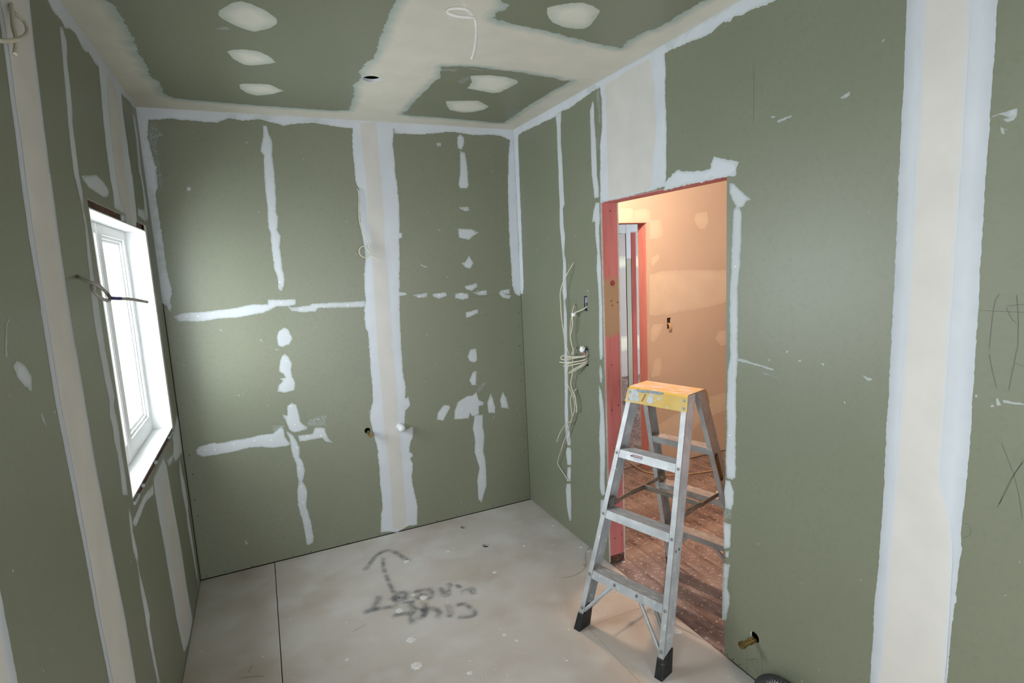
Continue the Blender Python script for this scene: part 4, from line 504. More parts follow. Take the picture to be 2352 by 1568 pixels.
# ------------------------------------------------------------------ hall beyond the doorway
HW = 4.6; HY0 = 0.35
hall_floor = slabs('floor', 'floor', [(XR-0.02, HW, HY0, YE+0.12)], -0.034, -0.07, DARK); struct(hall_floor, 'bare red-brown floorboards of the hall, littered with plaster dust', 'floor')
x = 1.726; k = 0
while x < HW-0.05:
    w = 0.133; me = None
    o = boxo('floorboard', BOARDS, hall_floor, -w/2+0.0008, w/2-0.0008, HY0, YE+0.1, -0.022, 0.0, bev=0.0015)
    o.location = (x+w/2, 0, -0.012+(0.0006 if k % 3 else 0)); x += w; k += 1
wall_end = slabs('wall_end', 'end', around(HX-0.09, HW, -0.14, H+0.10, 2.0, 2.897, -0.05, 2.06), -0.03, -0.07, DARK); struct(wall_end, 'plain board wall at the end of the hall glowing orange in the warm light', 'wall')
E2X0, E2X1, E2Z = 2.02, 2.893, 2.056
for (a, b_, c, d) in around(HX, HW, -0.004, H, E2X0, E2X1, -0.004, E2Z): sheet(PB, wall_end, 'end', [rect(a, b_, c, d), ] if not (a >= E2X1) else [rect(a, b_, c, d), rect(3.092, 3.134, 1.176, 1.27)], [CREAMB, GYPSUM])
film('joint_compound', wall_end, 'end', D['endband'], HCOMP, grid=0.05, amp=0.004, h=0.001)
film('joint_compound', wall_end, 'end', [[(3760,2690),(3760,2640),(3400,2630),(2920,2640),(2900,2690)]], HCOMP, grid=0.05, amp=0.004)
for i, p in enumerate(D['endpatch']): film('filler_patch', wall_end, 'end', [p], HCOMP, grid=0.03, amp=0.002, seed=300+i, base=0.0004+0.0002*i)
film('joint_compound', wall_end, 'end', [[(2900,250),(3250,180),(3500,330),(4100,420),(4100,560),(3500,520),(3100,400),(2900,330)]], HCOMP, grid=0.05, amp=0.004)
door_2 = empty('door_2', ((E2X0+E2X1)/2, YE, 0)); struct(door_2, 'second pink timber doorway seen through the first one', 'door')
IV2 = Matrix.Translation((-(E2X0+E2X1)/2, -YE, 0))
dp('jamb_stud', PINKLIT, E2X1-0.003, E2X1+0.042, YE+0.0105, YE+0.1065, -0.012, E2Z, inv=IV2, parent=door_2)
dp('jamb_stud', PINKLIT, E2X0-0.042, E2X0+0.003, YE+0.0105, YE+0.1065, -0.012, E2Z, inv=IV2, parent=door_2)
dp('lintel', PINKLIT, E2X0-0.042, E2X1+0.042, YE+0.0105, YE+0.1065, E2Z-0.003, E2Z+0.045, inv=IV2, parent=door_2)
for (a, b_, c, d) in around(HX, HW, -0.004, H, E2X0, E2X1, -0.004, E2Z): sheet(PB, wall_end, 'end', [rect(a, b_, c, d)], [GREYB, GYPSUM], h0=-0.107)
hall_ceiling = boxo('ceiling', CREAMB, None, HX, HW, HY0, YE+0.12, H, H+0.02); struct(hall_ceiling, 'plain board ceiling of the hall beyond the doorway', 'ceiling')
wall_hall = boxo('wall_hall', CREAMB, None, HW, HW+0.02, HY0, YE+0.12, -0.14, H+0.10); struct(wall_hall, 'plain board side wall of the hall hidden behind the right wall', 'wall')
wall_hall2 = boxo('wall_hall', CREAMB, None, HX, HW, HY0-0.02, HY0, -0.14, H+0.10); struct(wall_hall2, 'plain board near wall of the hall hidden behind the right wall', 'wall')
# box for a switch on the end wall with its tail of wires
sw = empty('switch_box', (3.113, YE, 1.223)); tag(sw, 'small dark switch cut-out with yellow wires on the orange hall wall', 'switch box')
obj('box_shell', box(bmesh.new(), -0.023, 0.023, 0.0102, 0.028, -0.048, 0.048), DARK, sw)
bm = bmesh.new()
for q in (-0.006, 0.004, 0.010): tube(bm, [(q,0.0095,0.0),(q,-0.012,-0.01),(q-0.004,-0.02,-0.04),(q-0.004,-0.012,-0.058)], 0.004, 6)
obj('wire', bm, OCABLE, sw, smooth=True)

# far room seen through the second doorway
far_floor = boxo('floor', BOARDS, None, HX-0.1, 7.3, YE+0.12, YF, -0.05, -0.012); struct(far_floor, 'dirty floorboards of the far room beyond the second doorway', 'floor')
wall_far = boxo('wall_far', GREYB, None, HX-0.1, 7.3, YF, YF+0.03, -0.05, H); struct(wall_far, 'grey board wall at the very back of the far room', 'wall')
for z0, z1 in ((1640,1815),(380,610),(2480,2690)): film('joint_compound', wall_far, 'far', [[(2000,z0),(7000,z0),(7000,z1),(2000,z1)]], CPATCH, grid=0.12, amp=0.004, step=0.03)
for nm, a in (('wall_far', (HX-0.12, HX-0.1, YE+0.12, YF)), ('wall_far', (7.3, 7.32, YE+0.12, YF))):
    o = boxo(nm, GREYB, None, *a, -0.05, H); struct(o, 'grey board %s side wall of the far room' % ('left' if a[0] < 4 else 'right'), 'wall')
o = boxo('ceiling', GREYB, None, HX-0.1, 7.3, YE+0.12, YF, H, H+0.02); struct(o, 'grey board ceiling of the far room', 'ceiling')
px0, px1, px2 = D['post']['a'][0]/1000, D['post']['b'][0]/1000, D['post']['c'][0]/1000
wall_stub = boxo('wall_partition', GREEN, None, px0, px1, YP, YP+0.005, -0.012, H); struct(wall_stub, 'narrow green board wall end in the far room', 'wall')
boxo('joint_compound', TOP, wall_stub, px0-0.002, px1, YP-0.002, YP, 1.78, H)
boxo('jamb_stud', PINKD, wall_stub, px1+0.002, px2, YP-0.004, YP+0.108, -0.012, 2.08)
boxo('header_board', TOP, wall_stub, 2.2, px0-0.003, YP, YP+0.11, 2.075, H); boxo('header_board', TOP, wall_stub, px1, 5.6, YP, YP+0.11, 2.09, H)

# ------------------------------------------------------------------ stepladder
LA = [1.7345, 2.0482, -1.2704]
ladder = empty('stepladder', (LA[0], LA[1], 0), LA[2]); tag(ladder, 'double sided aluminium stepladder with a yellow top standing in the doorway', 'ladder')
LH = 1.159; W0, W1, F0, F1 = 0.242, 0.158, 0.440, 0.078
Wz = lambda z: W0+(W1-W0)*z/LH
Vz = lambda z: F0+(F1-F0)*z/LH
def rail(s, f):
    """C-section stile: ribbed web outside, two flanges turned inwards"""
    dep, fl, th = 0.070, 0.025, 0.003; prof = []
    n = 13
    for i in range(n+1):
        v = dep*i/n; prof.append((0.0018 if (i % 2 and 1 < i < n-0) else 0.0, v))
    prof += [(fl, dep), (fl, dep-th), (th, dep-th), (th, th), (fl, th), (fl, 0)]
    bm = bmesh.new(); rings = []
    for z in (0.015, LH-0.006):
        rings.append([bm.verts.new((s*(Wz(z)-u), f*(Vz(z)-v), z)) for u, v in prof])
    m = len(prof)
    for i in range(m): bm.faces.new((rings[0][i], rings[0][(i+1)%m], rings[1][(i+1)%m], rings[1][i]))
    bm.faces.new(rings[0]); bm.faces.new(rings[1][::-1]); bmesh.ops.recalc_face_normals(bm, faces=bm.faces)
    r = obj('rail', bm, ALLOY, ladder)
    bm = bmesh.new()      # rubber boot round the foot
    rr = []
    for z, g in ((0.0, 0.007), (0.012, 0.006), (0.078, 0.004)):
        cs = [(-g, -g), (-g, dep+g*0.6), (fl+g, dep+g*0.6), (fl+g, -g)]
        rr.append([bm.verts.new((s*(Wz(z)-u), f*(Vz(z)-v), z + (0.022*v/dep if z > 0.05 and v > 0 else 0))) for u, v in cs])
    for a, b_ in zip(rr, rr[1:]):
        for i in range(4): bm.faces.new((a[i], a[(i+1)%4], b_[(i+1)%4], b_[i]))
    bm.faces.new(rr[0]); bm.faces.new(rr[-1]); bmesh.ops.recalc_face_normals(bm, faces=bm.faces)
    bmesh.ops.bevel(bm, geom=list(bm.edges), offset=0.0015, segments=1, affect='EDGES')
    obj('foot', bm, RUBBER, r)
    bm = bmesh.new()
    for z in (0.86-0.018, 0.57-0.018, 0.283-0.018, 0.105):
        c = Vector((s*(Wz(z)-fl*0.5), f*Vz(z), z)); nv = Vector((0, f, 0.31)).normalized()
        cyl(bm, c-nv*0.001, c+nv*0.002, 0.0075, 12); cyl(bm, c+nv*0.002, c+nv*0.0045, 0.0055, 12, 0.002)
    for z in (0.50,):
        for dv in (0.022, 0.048): c = Vector((s*Wz(z), f*(Vz(z)-dv), z)); cyl(bm, c-Vector((s*.001,0,0)), c+Vector((s*.003,0,0)), 0.006, 10)
    o = obj('rivets', bm, STEEL, r); o['kind'] = 'stuff'
    return r
for f in (-1, 1):
    for s in (-1, 1): rl = rail(s, f); RR = rl if (s, f) == (1, 1) else None
rail_rr = RR
def tread(z, f):
    """ribbed step: top with raised ribs, a lip folded down at each edge"""
    dep, lip, th = 0.0655, 0.037, 0.003; prof = [(0, -lip), (0, 0)]
    n = 9
    for i in range(1, n): prof += [(dep*i/n-0.002, 0.0), (dep*i/n-0.002, -0.0008), (dep*i/n+0.0015, -0.0008), (dep*i/n+0.0015, 0.0)]
    prof += [(dep, 0), (dep, -lip), (dep-th, -lip), (dep-th, -th-0.002), (th, -th-0.002), (th, -lip)]
    bm = bmesh.new(); rings = []
    for s in (-1, 1): rings.append([bm.verts.new((s*(Wz(z+w_)-0.0045-(0.0225 if v < 0.004 else 0)), f*(Vz(z+w_)-v-0.001), z+w_)) for v, w_ in prof])
    m = len(prof)
    for i in range(m): bm.faces.new((rings[0][i], rings[0][(i+1)%m], rings[1][(i+1)%m], rings[1][i]))
    bm.faces.new(rings[0]); bm.faces.new(rings[1]); bmesh.ops.recalc_face_normals(bm, faces=bm.faces)
    bm.normal_update()
    for fc in bm.faces: fc.material_index = 1 if fc.normal.z > 0.7 and fc.calc_center_median().z > z-0.004 else 0
    return obj('step', bm, [ALLOY, TREADM], ladder)
steps = {}
for f in (-1, 1):
    for z in (0.860, 0.572, 0.285): steps[f, z] = tread(z, f)
# top cap: folded sheet, skirts follow the stiles front and back
def skirt_pts(f, z, o): return f*(Vz(z)+o)
CW0, CW1, CB = 0.163, 0.168, LH-0.074
bm = bmesh.new()
def grid_sheet(bm, prof, half, th):
    """prof: list of (v,z); half(z): half width; solid sheet of thickness th with rounded upper corners"""
    rows = []
    for v, z, n in prof: rows.append([bm.verts.new((s*half(z), v+n[0]*q, z+n[1]*q)) for s in (-1, 1) for q in (0, -th)])
    for a, b_ in zip(rows, rows[1:]):
        bm.faces.new((a[0], a[2], b_[2], b_[0])); bm.faces.new((a[1], b_[1], b_[3], a[3])); bm.faces.new((a[0], b_[0], b_[1], a[1])); bm.faces.new((a[2], a[3], b_[3], b_[2]))
    for r in (rows[0], rows[-1]): bm.faces.new((r[0], r[1], r[3], r[2]))
prof = []
vf = lambda f, z: f*(Vz(z)+0.004)
prof += [(vf(-1, CB), CB, (-1, 0)), (vf(-1, LH-0.022), LH-0.022, (-1, 0)), (vf(-1, LH-0.012)+0.001, LH-0.010, (-.8, .6)), (vf(-1, LH)+0.006, LH-0.002, (-.5, .86)), (vf(-1, LH)+0.014, LH, (0, 1)), (vf(1, LH)-0.014, LH, (0, 1)), (vf(1, LH)-0.006, LH-0.002, (.5, .86)), (vf(1, LH-0.012)-0.001, LH-0.010, (.8, .6)), (vf(1, LH-0.022), LH-0.022, (1, 0)), (vf(1, CB), CB, (1, 0))]
half = lambda z: CW0 - 0.004*max(0, (z-(LH-0.02))/0.02) + (CW1-CW0)*(LH-z)/0.074
grid_sheet(bm, prof, half, 0.003)
bmesh.ops.recalc_face_normals(bm, faces=bm.faces); bm.normal_update()
for fc in bm.faces: fc.material_index = 1 if abs(fc.normal.z) > 0.8 else 0
cap = obj('top_cap', bm, [YEL, YELTOP], ladder); cap['label'] = 'yellow top cap smeared with white plaster'
for f in (-1, 1):
    for s in (-1, 1):
        for z in (LH-0.026, LH-0.060):
            c = Vector((s*(half(z)-0.017), vf(f, z), z)); nv = Vector((0, f, 0.31)).normalized(); bm = bmesh.new()
            cyl(bm, c-nv*0.001, c+nv*0.002, 0.0078, 14); cyl(bm, c+nv*0.002, c+nv*0.0045, 0.0052, 6, 0.004); obj('bolt', bm, STEEL, cap)
# knifed plaster on the cap front and a sand-coloured scrape
def on_cap(u, z, h): return (u, vf(-1, z)-h-0.0004, z)
def blob(name, pts, mat, h, par, seed):
    P = rough(np.array(pts, float)/1000, 0.006, 0.0012, seed); bm = bmesh.new(); vs = [bm.verts.new(on_cap(u, CB+z*0.74, h)) for u, z in P]
    geom = bm.faces.new(vs); bmesh.ops.triangulate(bm, faces=[geom]); bmesh.ops.recalc_face_normals(bm, faces=bm.faces); return obj(name, bm, mat, par)
CAPW = M('smeared_plaster', (0.50,0.52,0.52), (0.42,0.44,0.45), scale=40, rough=0.8, c3=(0.36,0.30,0.16), s3=60, t3=(0.6,0.68))
CAPD = M('dark_wet_smear', (0.20,0.22,0.24), (0.34,0.37,0.39), scale=40, rough=0.7)
blob('plaster_smear', [(-148,18),(-148,84),(-120,86),(-98,80),(-92,50),(-88,14),(-120,10)], CAPW, 0.0003, cap, 41)
blob('plaster_smear', [(-46,26),(-36,70),(-18,72),(-12,52),(-8,22),(-28,8)], CAPW, 0.0003, cap, 42)
blob('plaster_smear', [(-108,90),(-108,74),(-80,70),(-30,76),(20,74),(40,84),(40,93),(0,94)], CAPD, 0.0004, cap, 43)
blob('plaster_smear', [(8,46),(14,62),(30,60),(28,44)], CAPW, 0.0003, cap, 44)
blob('scrape', [(-76,20),(-60,66),(-52,66),(-68,18)], M('brown_scrape', (0.24,0.16,0.085), rough=0.8), 0.0003, cap, 45)
blob('plaster_smear', [(62,6),(68,20),(76,4)], CAPW, 0.0003, cap, 46)
# spreader bars with their hinge and cross bar
def bar(bm, a, b_, w=0.020, t=0.004):
    a, b_ = Vector(a), Vector(b_); d = (b_-a).normalized(); side = Vector((1,0,0)); up = d.cross(side).normalized(); side = up.cross(d).normalized()
    vs = []
    for p in (a-d*0.006, b_+d*0.006): vs.append([bm.verts.new(p+side*t/2*i+up*w/2*j) for i, j in ((-1,-1),(1,-1),(1,1),(-1,1))])
    for i in range(4): bm.faces.new((vs[0][i], vs[0][(i+1)%4], vs[1][(i+1)%4], vs[1][i]))
    bm.faces.new(vs[0][::-1]); bm.faces.new(vs[1])
SPZ = 0.602
for s in (-1, 1):
    bm = bmesh.new(); u = s*(Wz(SPZ)-0.034); za = SPZ
    bar(bm, (u, -Vz(za)+0.05, za-0.004), (u, -0.06, za+0.004)); bar(bm, (u-s*0.006, -0.085, za+0.006), (u-s*0.006, 0.055, za-0.002), 0.026); bar(bm, (u, 0.03, za+0.002), (u, Vz(za)-0.05, za))
    for v in (-Vz(za)+0.052, Vz(za)-0.052): cyl(bm, (u-s*0.012, v, za), (u+s*0.03, v, za), 0.012, 12)
    for v in (-0.072, 0.042): cyl(bm, (u-s*0.011, v, za+0.003), (u+s*0.005, v, za+0.003), 0.006, 10)
    bmesh.ops.recalc_face_normals(bm, faces=bm.faces); sp = obj('spreader', bm, SPREAD, ladder)
bm = bmesh.new(); box(bm, -(Wz(SPZ)-0.042), Wz(SPZ)-0.042, 0.028, 0.034, SPZ-0.012, SPZ+0.014, 0.001); obj('spreader_cross_bar', bm, SPREAD, ladder)
# bracket ears that hold the spreaders
for s in (-1, 1):
    for f in (-1, 1): z = 0.60; boxo('bracket', STEEL, ladder, min(s*(Wz(z)-0.004), s*(Wz(z)-0.03)), max(s*(Wz(z)-0.004), s*(Wz(z)-0.03)), min(f*(Vz(z)-0.012), f*(Vz(z)-0.062)), max(f*(Vz(z)-0.012), f*(Vz(z)-0.062)), z-0.02, z+0.02, bev=0.001)
# diagonal struts under the lowest steps
for f in (-1, 1):
    for s in (-1, 1):
        for d_, uu in ((0.004, 0.062), (0.064, 0.085)):
            bm = bmesh.new(); a = Vector((s*(Wz(0.1)-0.028), f*(Vz(0.1)-d_-0.004), 0.100)); b_ = Vector((s*uu, f*(Vz(0.262)-d_-0.004), 0.268))
            d = (b_-a).normalized(); nv = Vector((0, f, 0)); side = d.cross(nv).normalized(); vs = []
            for p in (a-d*0.012, b_): vs.append([bm.verts.new(p+side*0.008*i+nv*0.006*j) for i, j in ((-1,-1),(1,-1),(1,0.4),(0,1),(-1,0.4))])
            for i in range(5): bm.faces.new((vs[0][i], vs[0][(i+1)%5], vs[1][(i+1)%5], vs[1][i]))
            bm.faces.new(vs[0]); bm.faces.new(vs[1]); bmesh.ops.recalc_face_normals(bm, faces=bm.faces); obj('strut', bm, ALLOY, ladder)
bm = bmesh.new()
for u in (-0.062, 0.062): 
    z = 0.268; c = Vector((u, -Vz(z)-0.0005, z)); nv = Vector((0,-1,.31)).normalized(); cyl(bm, c, c+nv*0.004, 0.0075, 12, 0.005)
o = obj('rivets', bm, STEEL, steps[-1, 0.285]); o['kind'] = 'stuff'
# printed warning label on the top front step and maker-style badge on the rear stile
def text_mesh(body, size):
    cu = bpy.data.curves.new('print', 'FONT'); cu.body = body; cu.size = size; cu.align_x = 'CENTER'; cu.align_y = 'CENTER'; cu.extrude = 0.0; cu.resolution_u = 2
    to = bpy.data.objects.new('print', cu); COL.objects.link(to); dg = bpy.context.evaluated_depsgraph_get(); me = bpy.data.meshes.new_from_object(to.evaluated_get(dg)); bpy.data.objects.remove(to); return me
st = steps[-1, 0.860]; z0 = 0.860
nv = Vector((0, -1, (F0-F1)/LH)).normalized(); upv = Vector((1,0,0)).cross(-nv).normalized()*-1
if upv.z < 0: upv = -upv
def lab_frame(u, z, h): c = Vector((u, -Vz(z)+0.001, z))+nv*h; return Matrix(((1,upv.x,nv.x,c.x),(0,upv.y,nv.y,c.y),(0,upv.z,nv.z,c.z),(0,0,0,1)))
def flat(name, pts, mat, Mx, par):
    bm = bmesh.new(); bm.faces.new([bm.verts.new(Mx @ Vector((x, y, 0))) for x, y in pts]); bmesh.ops.triangulate(bm, faces=bm.faces); return obj(name, bm, mat, par)
Mx = lab_frame(-0.058, z0-0.017, 0.0006)
lab = flat('warning_label', [(-0.034,-0.016),(0.036,-0.016),(0.036,0.013),(-0.034,0.013)], M('label_ground', (0.56,0.58,0.62), rough=0.5), Mx, st)
flat('label_arrow', [(-0.034,0.0),(-0.018,0.011),(0.036,0.011),(0.036,-0.002),(-0.02,-0.002)], REDPEN, lab_frame(-0.058, z0-0.017, 0.0009), st)
me = text_mesh('DANGER', 0.0135); me.transform(lab_frame(-0.050, z0-0.0125, 0.0012)); me.materials.append(WPRINT); link('label_text', me, None, st)
bm = bmesh.new(); Mx = lab_frame(-0.05, z0-0.017, 0.0009)
for y in (-0.006, -0.009, -0.012):
    xx = -0.018
    while xx < 0.02:
        w = random.uniform(0.003, 0.008); bm.faces.new([bm.verts.new(Mx @ Vector(p+(0,))) for p in ((xx,y-0.0007),(xx+w,y-0.0007),(xx+w,y+0.0007),(xx,y+0.0007))]); xx += w+0.002
obj('label_small_print', bm, GPRINT, st)
s_ = 1; zc = 0.760; vc = 0.154; alongz = 1
dl = Vector((s_*(W1-W0)/LH, (F1-F0)/LH, 1)).normalized(); nx = Vector((s_, 0, -s_*(W1-W0)/LH)).normalized(); wv = dl.cross(nx).normalized()   # length down the stile, normal out, width
def rl_frame(h, shift=0): 
    c = Vector((s_*Wz(zc), vc, zc))+nx*(h)+wv*shift; X = -dl; Y = nx.cross(X).normalized()
    return Matrix(((X.x,Y.x,nx.x,c.x),(X.y,Y.y,nx.y,c.y),(X.z,Y.z,nx.z,c.z),(0,0,0,1)))
def capsule(L, w, n=10): return [(L*.5-w*.5+w*.5*math.cos(t), w*.5*math.sin(t)) for t in [math.pi*(k/n-.5) for k in range(n+1)]]+[(-L*.5+w*.5-w*.5*math.cos(t), -w*.5*math.sin(t)) for t in [math.pi*(k/n-.5) for k in range(n+1)]]
flat('rail_badge', capsule(0.158, 0.031), GOLD, rl_frame(0.0008), rail_rr); flat('rail_badge', capsule(0.154, 0.027), RUBBER, rl_frame(0.0012), rail_rr)
me = text_mesh('INDUSTRIAL', 0.0165); me.transform(rl_frame(0.0018) @ Matrix.Translation((0.0, 0.003, 0)) @ Matrix.Diagonal((1.35,1,1,1))); me.materials.append(GOLD); link('badge_text', me, None, rail_rr)
bm = bmesh.new(); Mx = rl_frame(0.0018)
for i in range(14): x_ = -0.05+i*0.0075; bm.faces.new([bm.verts.new(Mx @ Vector((x_+a, -0.009+b_, 0))) for a, b_ in ((0,0),(0.005,0),(0.005,0.003),(0,0.003))])
obj('badge_small_print', bm, GOLD, rail_rr)

# ------------------------------------------------------------------ cables, boxes and pipes
def cable(name, keys, r, mat, label, flat_=1.0, group=None, si=3):
    pts0 = [mmv(p) for p in D['cable'][keys[0]]]; o0 = Vector(pts0[0]); bm = bmesh.new()
    for k in keys: tube(bm, [Vector(mmv(p))-o0 for p in D['cable'][k]], r, 8, flat_, si)
    o = obj(name, bm, mat, None, smooth=True); o.location = o0; return tag(o, label, 'cable', group or 'loose electrical cables')
cable('electrical_cable', ['back'], 0.0032, CABLE, 'thin cream cable looped at its end, hanging on the back wall joint')
o = cable('electrical_cable', ['left'], 0.0048, GCABLE, 'grey cable tied in a loop sticking out in front of the window', 1.0)
o0 = Vector(mmv(D['cable']['left'][0])); bm = tube(bmesh.new(), [Vector(mmv(D['cable']['left'][k]))-o0 for k in (19, 20)], 0.0052, 8, 1.0, 0); obj('blue_marking', bm, BLUEP, o)
cable('electrical_cable', ['ceil'], 0.0048, WCABLE, 'white cable wound into a ring hanging from the ceiling joint')
cable('electrical_cable', ['corner', 'corner2'], 0.0045, CABLE, 'knotted cream cable hanging high on the left wall joint in the top corner')
cable('electrical_cable', ['long'], 0.0030, CABLE, 'longest cream cable, drooping down the right wall from the topmost hole')
cable('electrical_cable', ['tied', 'tied2'], 0.0036, CABLE, 'cream cables held by a white clip below the upper wall box')
bm = box(bmesh.new(), -0.010, 0.008, -0.011, 0.011, -0.010, 0.010, 0.003); o = obj('cable_clip', bm, WHITE, None); o.location = mmv(D['clip']); tag(o, 'white plastic clip holding two cream cables together', 'clip')
cable('electrical_cable', ['low'], 0.0030, CABLE, 'short cream cable curving left out of the lowest hole in the right wall')
cable('electrical_cable', ['low2'], 0.0042, CABLE, 'taped cream cable end hanging beside the lowest hole in the right wall')
cable('electrical_cable', ['bundle%d' % k for k in range(8)], 0.0036, CABLE, 'bundle of cut cream cables bursting from the lower wall box')
cable('electrical_cable', ['hall'], 0.0045, OCABLE, 'long tan cable lying across the hall floor behind the ladder', si=3)
o = cable('string', ['string'], 0.0012, GCABLE, 'thin curly string lying on the floor left of the ladder')
o['category'] = 'string'; del o['group']
bm = box(bmesh.new(), -0.011, 0.011, -0.013, 0.013, -0.016, 0.016, 0.004); box(bm, -0.007, 0.007, -0.017, 0.017, -0.006, 0.010, 0.003)
bmesh.ops.rotate(bm, verts=bm.verts, matrix=Matrix.Rotation(0.6, 3, 'X')); o = obj('wire_connector', bm, WHITE, None); o.location = mmv(D['conn']); tag(o, 'white plastic connector block above the cable bundle', 'connector')
for dy in (-0.006, 0.0, 0.006): obj('copper_wire', tube(bmesh.new(), [(0,-0.010+dy,-0.012),(0.002,-0.022+dy,-0.026),(0.006,-0.030+dy,-0.038)], 0.0018, 6, 1, 2), COPPER, o, smooth=True)
for (u0, u1, v0, v1), lb in (((2.709,2.751,1.487,1.577), 'blue grey flush box in the upper cut-out of the right wall'), ((2.716,2.761,1.160,1.268), 'blue grey flush box in the lower cut-out, full of cables')):
    e = empty('flush_box', (XR, (u0+u1)/2, (v0+v1)/2)); tag(e, lb, 'wall box', 'flush boxes in the right wall'); a, b_ = (u1-u0)/2, (v1-v0)/2
    bm = bmesh.new(); box(bm, 0.036, 0.040, -a, a, -b_, b_)
    for q in ((-a, -a+0.003, -b_, b_), (a-0.003, a, -b_, b_), (-a, a, -b_, -b_+0.003), (-a, a, b_-0.003, b_)): box(bm, 0.0012, 0.040, *q)
    obj('box_shell', bm, BOXM, e)
    bm = bmesh.new(); box(bm, 0.004, 0.010, -a+0.004, a*0.5, b_*0.1, b_*0.8, 0.002); obj('mounting_lug', bm, GPRINT, e)
    bm = tube(bmesh.new(), [(0.03,-a*.5,b_*.8),(0.004,0,b_*.5),(0.006,a*.3,-b_*.3),(0.02,a*.4,-b_*.8)], 0.0025, 6, 1, 2); obj('wire', bm, CABLE, e, smooth=True)
# brass stubs and waste pipe
bp = empty('brass_pipe', (XR, 1.505, 0.190)); tag(bp, 'brass pipe stub poking out low on the right wall beside the doorway', 'pipe', 'brass pipe stubs')
L_ = 0.062; bm = bmesh.new(); cyl(bm, (0.05,0,0.002), (-L_,0,0), 0.0115, 20); obj('tube', bm, BRASS, bp, smooth=False)
bm = bmesh.new(); cyl(bm, (-L_,0,0), (-L_-0.014,0,0), 0.0155, 20); obj('end_cap', bm, BRASS, bp); bm = bmesh.new(); cyl(bm, (-0.02,0,0), (-0.028,0,0), 0.0135, 20); obj('collar', bm, BRASS, bp)
bp = empty('brass_pipe', (0.562, YB, 0.743)); tag(bp, 'small brass pipe stub on the back wall left of the filled joint', 'pipe', 'brass pipe stubs')
bm = bmesh.new(); cyl(bm, (0,0.05,0.002), (0.001,-0.055,-0.004), 0.0105, 20); obj('tube', bm, BRASS, bp); bm = bmesh.new(); cyl(bm, (0.001,-0.055,-0.004), (0.002,-0.095,-0.007), 0.0135, 8); obj('end_cap', bm, BRASS, bp)
wpipe = empty('waste_pipe', (0.776, YB, 0.737)); tag(wpipe, 'white capped waste pipe in a round hole in the back wall joint', 'pipe')
bm = bmesh.new(); R_ = 0.0255
prev = None; seg = 24
for y, r in ((0.05, R_), (-0.052, R_), (-0.064, R_*0.92), (-0.071, R_*0.7), (-0.075, R_*0.35), (-0.076, 0.0001)):
    ring = [bm.verts.new((r*math.cos(2*math.pi*k/seg), y, r*math.sin(2*math.pi*k/seg))) for k in range(seg)]
    if prev:
        for k in range(seg): bm.faces.new((prev[k], prev[(k+1)%seg], ring[(k+1)%seg], ring[k]))
    prev = ring
bmesh.ops.recalc_face_normals(bm, faces=bm.faces); obj('pipe_end', bm, PVC, wpipe, smooth=True)
bm = bmesh.new(); cyl(bm, (0,-0.075,-0.004), (0,-0.081,-0.004), 0.0035, 10, 0.002); obj('nipple', bm, PVC, wpipe)
# plastic liner rings in the drilled holes
def ringo(name, loc, r0, r1, z0, z1, mat, label, cat):
    bm = bmesh.new(); seg = 32; q = [(r0,z0),(r1,z0),(r1,z1),(r0,z1)]; R = [[bm.verts.new((r*math.cos(2*math.pi*k/seg), r*math.sin(2*math.pi*k/seg), z)) for k in range(seg)] for r, z in q]
    for i in range(4):
        for k in range(seg): bm.faces.new((R[i][k], R[i][(k+1)%seg], R[(i+1)%4][(k+1)%seg], R[(i+1)%4][k]))
    bmesh.ops.recalc_face_normals(bm, faces=bm.faces); o = obj(name, bm, mat, None, smooth=False); o.location = loc; return tag(o, label, cat)
ringo('hole_liner', (0.606, 2.822, H), 0.0425, 0.0447, -0.0015, 0.012, PVC, 'pale ring lining the round light hole in the ceiling', 'hole ring')
# ribbed black hose arching up against the foot of the right wall
P = [Vector(p) for p in ((0,0.115,-0.085),(0,0.10,-0.03),(0,0.045,0.012),(0,-0.03,0.022),(0,-0.12,-0.01),(0,-0.18,-0.085))]
for _ in range(4):
    Q = [P[0]]
    for a, b_ in zip(P, P[1:]): Q += [a.lerp(b_, .25), a.lerp(b_, .75)]
    P = Q + [P[-1]]
bm = bmesh.new(); seg = 20; prev = None
for i, p in enumerate(P):
    t_ = (P[min(i+1,len(P)-1)]-P[max(i-1,0)]).normalized(); u = Vector((1,0,0)); s = t_.cross(u); r = 0.032 if i % 2 else 0.025
    ring = [bm.verts.new(p+u*r*math.cos(2*math.pi*k/seg)+s*r*math.sin(2*math.pi*k/seg)) for k in range(seg)]
    if prev:
        for k in range(seg): bm.faces.new((prev[k], prev[(k+1)%seg], ring[(k+1)%seg], ring[k]))
    else: bm.faces.new(ring)
    prev = ring
bm.faces.new(prev); bmesh.ops.recalc_face_normals(bm, faces=bm.faces); o = obj('ribbed_hose', bm, BLACKT, None); o.location = (XR-0.055, 1.31, 0.112)
tag(o, 'black ribbed hose arching against the foot of the right wall', 'hose')

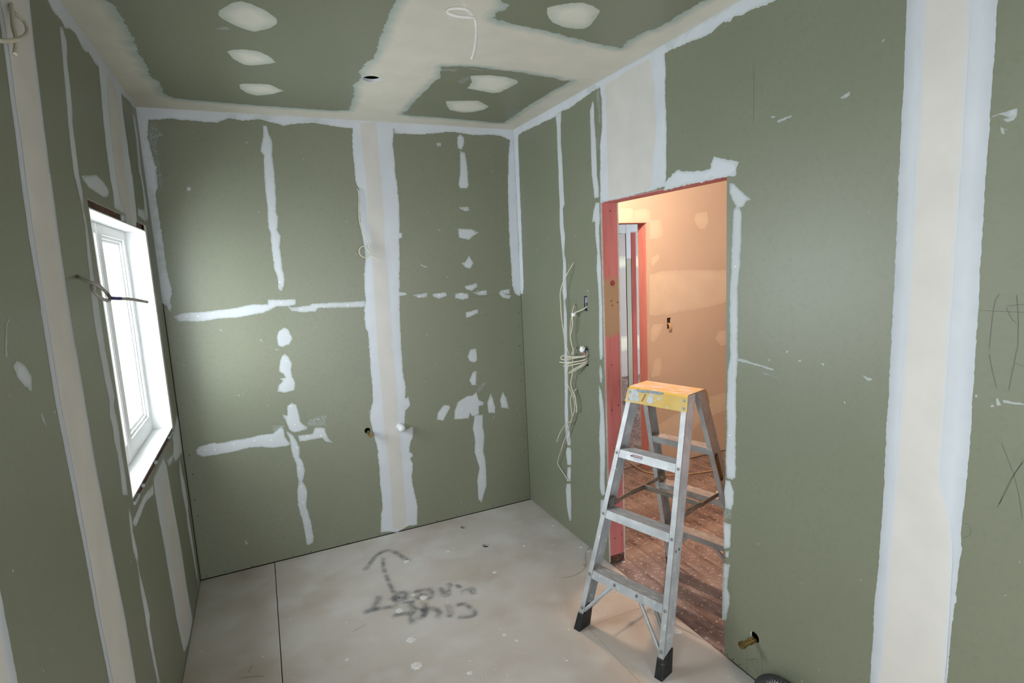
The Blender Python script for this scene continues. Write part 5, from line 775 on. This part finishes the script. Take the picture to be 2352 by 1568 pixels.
# ------------------------------------------------------------------ plaster chips and crumbs
CL = ['flat plaster chip split in two in front of the painted letters', 'largest ragged plaster chip on the floor nearest the camera', 'small plaster crumb lying alone left of the big ragged chip', 'round flat plaster chip right of the big ragged chip', 'small round plaster chip on the bare floor right of the split chip',
 'plaster scab on the right arm of the painted arrow head', 'plaster scab on the middle of the painted letters', 'plaster scab under the left end of the painted letters', 'sliver of plaster between two painted letters', 'pale plaster spot halfway between the arrow head and the floor holes', 'pale plaster spot nearest below the open floor hole',
 'tiny plaster chip at the front right of the bare floor', 'plaster chip at the foot of the right wall near the corner', 'tiny plaster chip right of the open floor hole', 'round plaster ring on the floor at the door threshold', 'oval plaster chip at the foot of the pink door jamb', 'broken plaster scrap at the wall foot left of the door jamb', 'broken plaster scrap touching the string at the wall foot']
for i, ((u, v, r), lb) in enumerate(zip(D['chips'], CL)):
    rg = random.Random(50+i); s = r/480*0.95; z0 = -0.012 if u/1000 > XR+0.006 else 0.0; bm = bmesh.new(); n = 26 if r > 8 else 14
    rad = [s*(0.92+0.16*math.sin(2.1*k+i)+rg.uniform(-.16, .12)) for k in range(n)]; th = 0.003 if r > 8 else 0.0024
    lo = [bm.verts.new((a*math.cos(2*math.pi*k/n), a*math.sin(2*math.pi*k/n), 0)) for k, a in enumerate(rad)]
    hi = [bm.verts.new((a*.82*math.cos(2*math.pi*k/n), a*.82*math.sin(2*math.pi*k/n), th*rg.uniform(.7, 1.2))) for k, a in enumerate(rad)]; c = bm.verts.new((0, 0, th*1.3))
    for k in range(n): bm.faces.new((lo[k], lo[(k+1)%n], hi[(k+1)%n], hi[k])); bm.faces.new((hi[k], hi[(k+1)%n], c))
    bm.faces.new(lo[::-1]); o = obj('plaster_chip', bm, CHIP, None); o.location = (u/1000, v/1000, z0); o.rotation_euler = (0, 0, rg.uniform(0, 6)); tag(o, lb, 'plaster chip', 'plaster chips on the floor')
def crumbs(name, n, x0, x1, y0, y1, z, label, seed, rmin=0.0012, rmax=0.0045):
    rg = random.Random(seed); V = []; F = []
    for _ in range(n):
        x, y = rg.uniform(x0, x1), rg.uniform(y0, y1); r = rg.uniform(rmin, rmax)*rg.uniform(.5, 1); a = rg.uniform(0, 6); b0 = len(V); st = rg.uniform(1, 2.2)
        for k in range(5): t = 2*math.pi*k/5; px, py = r*st*math.cos(t), r*math.sin(t); V.append((x+px*math.cos(a)-py*math.sin(a), y+px*math.sin(a)+py*math.cos(a), z))
        V.append((x, y, z+r*.7)); F += [(b0+k, b0+(k+1)%5, b0+5) for k in range(5)]
    me = bpy.data.meshes.new(name); me.from_pydata(V, [], F); o = link(name, me, CHIP, None); return tag(o, label, 'plaster dust', kind='stuff')
crumbs('plaster_crumbs', 420, XL+0.05, XR-0.03, 1.2, YB-0.03, 0.0002, 'fine plaster crumbs scattered over the pale room floor', 3)
crumbs('plaster_crumbs', 620, XR+0.02, 3.4, 1.2, 3.55, -0.0114, 'plaster crumbs littering the red-brown hall floorboards', 4, 0.0012, 0.0048)
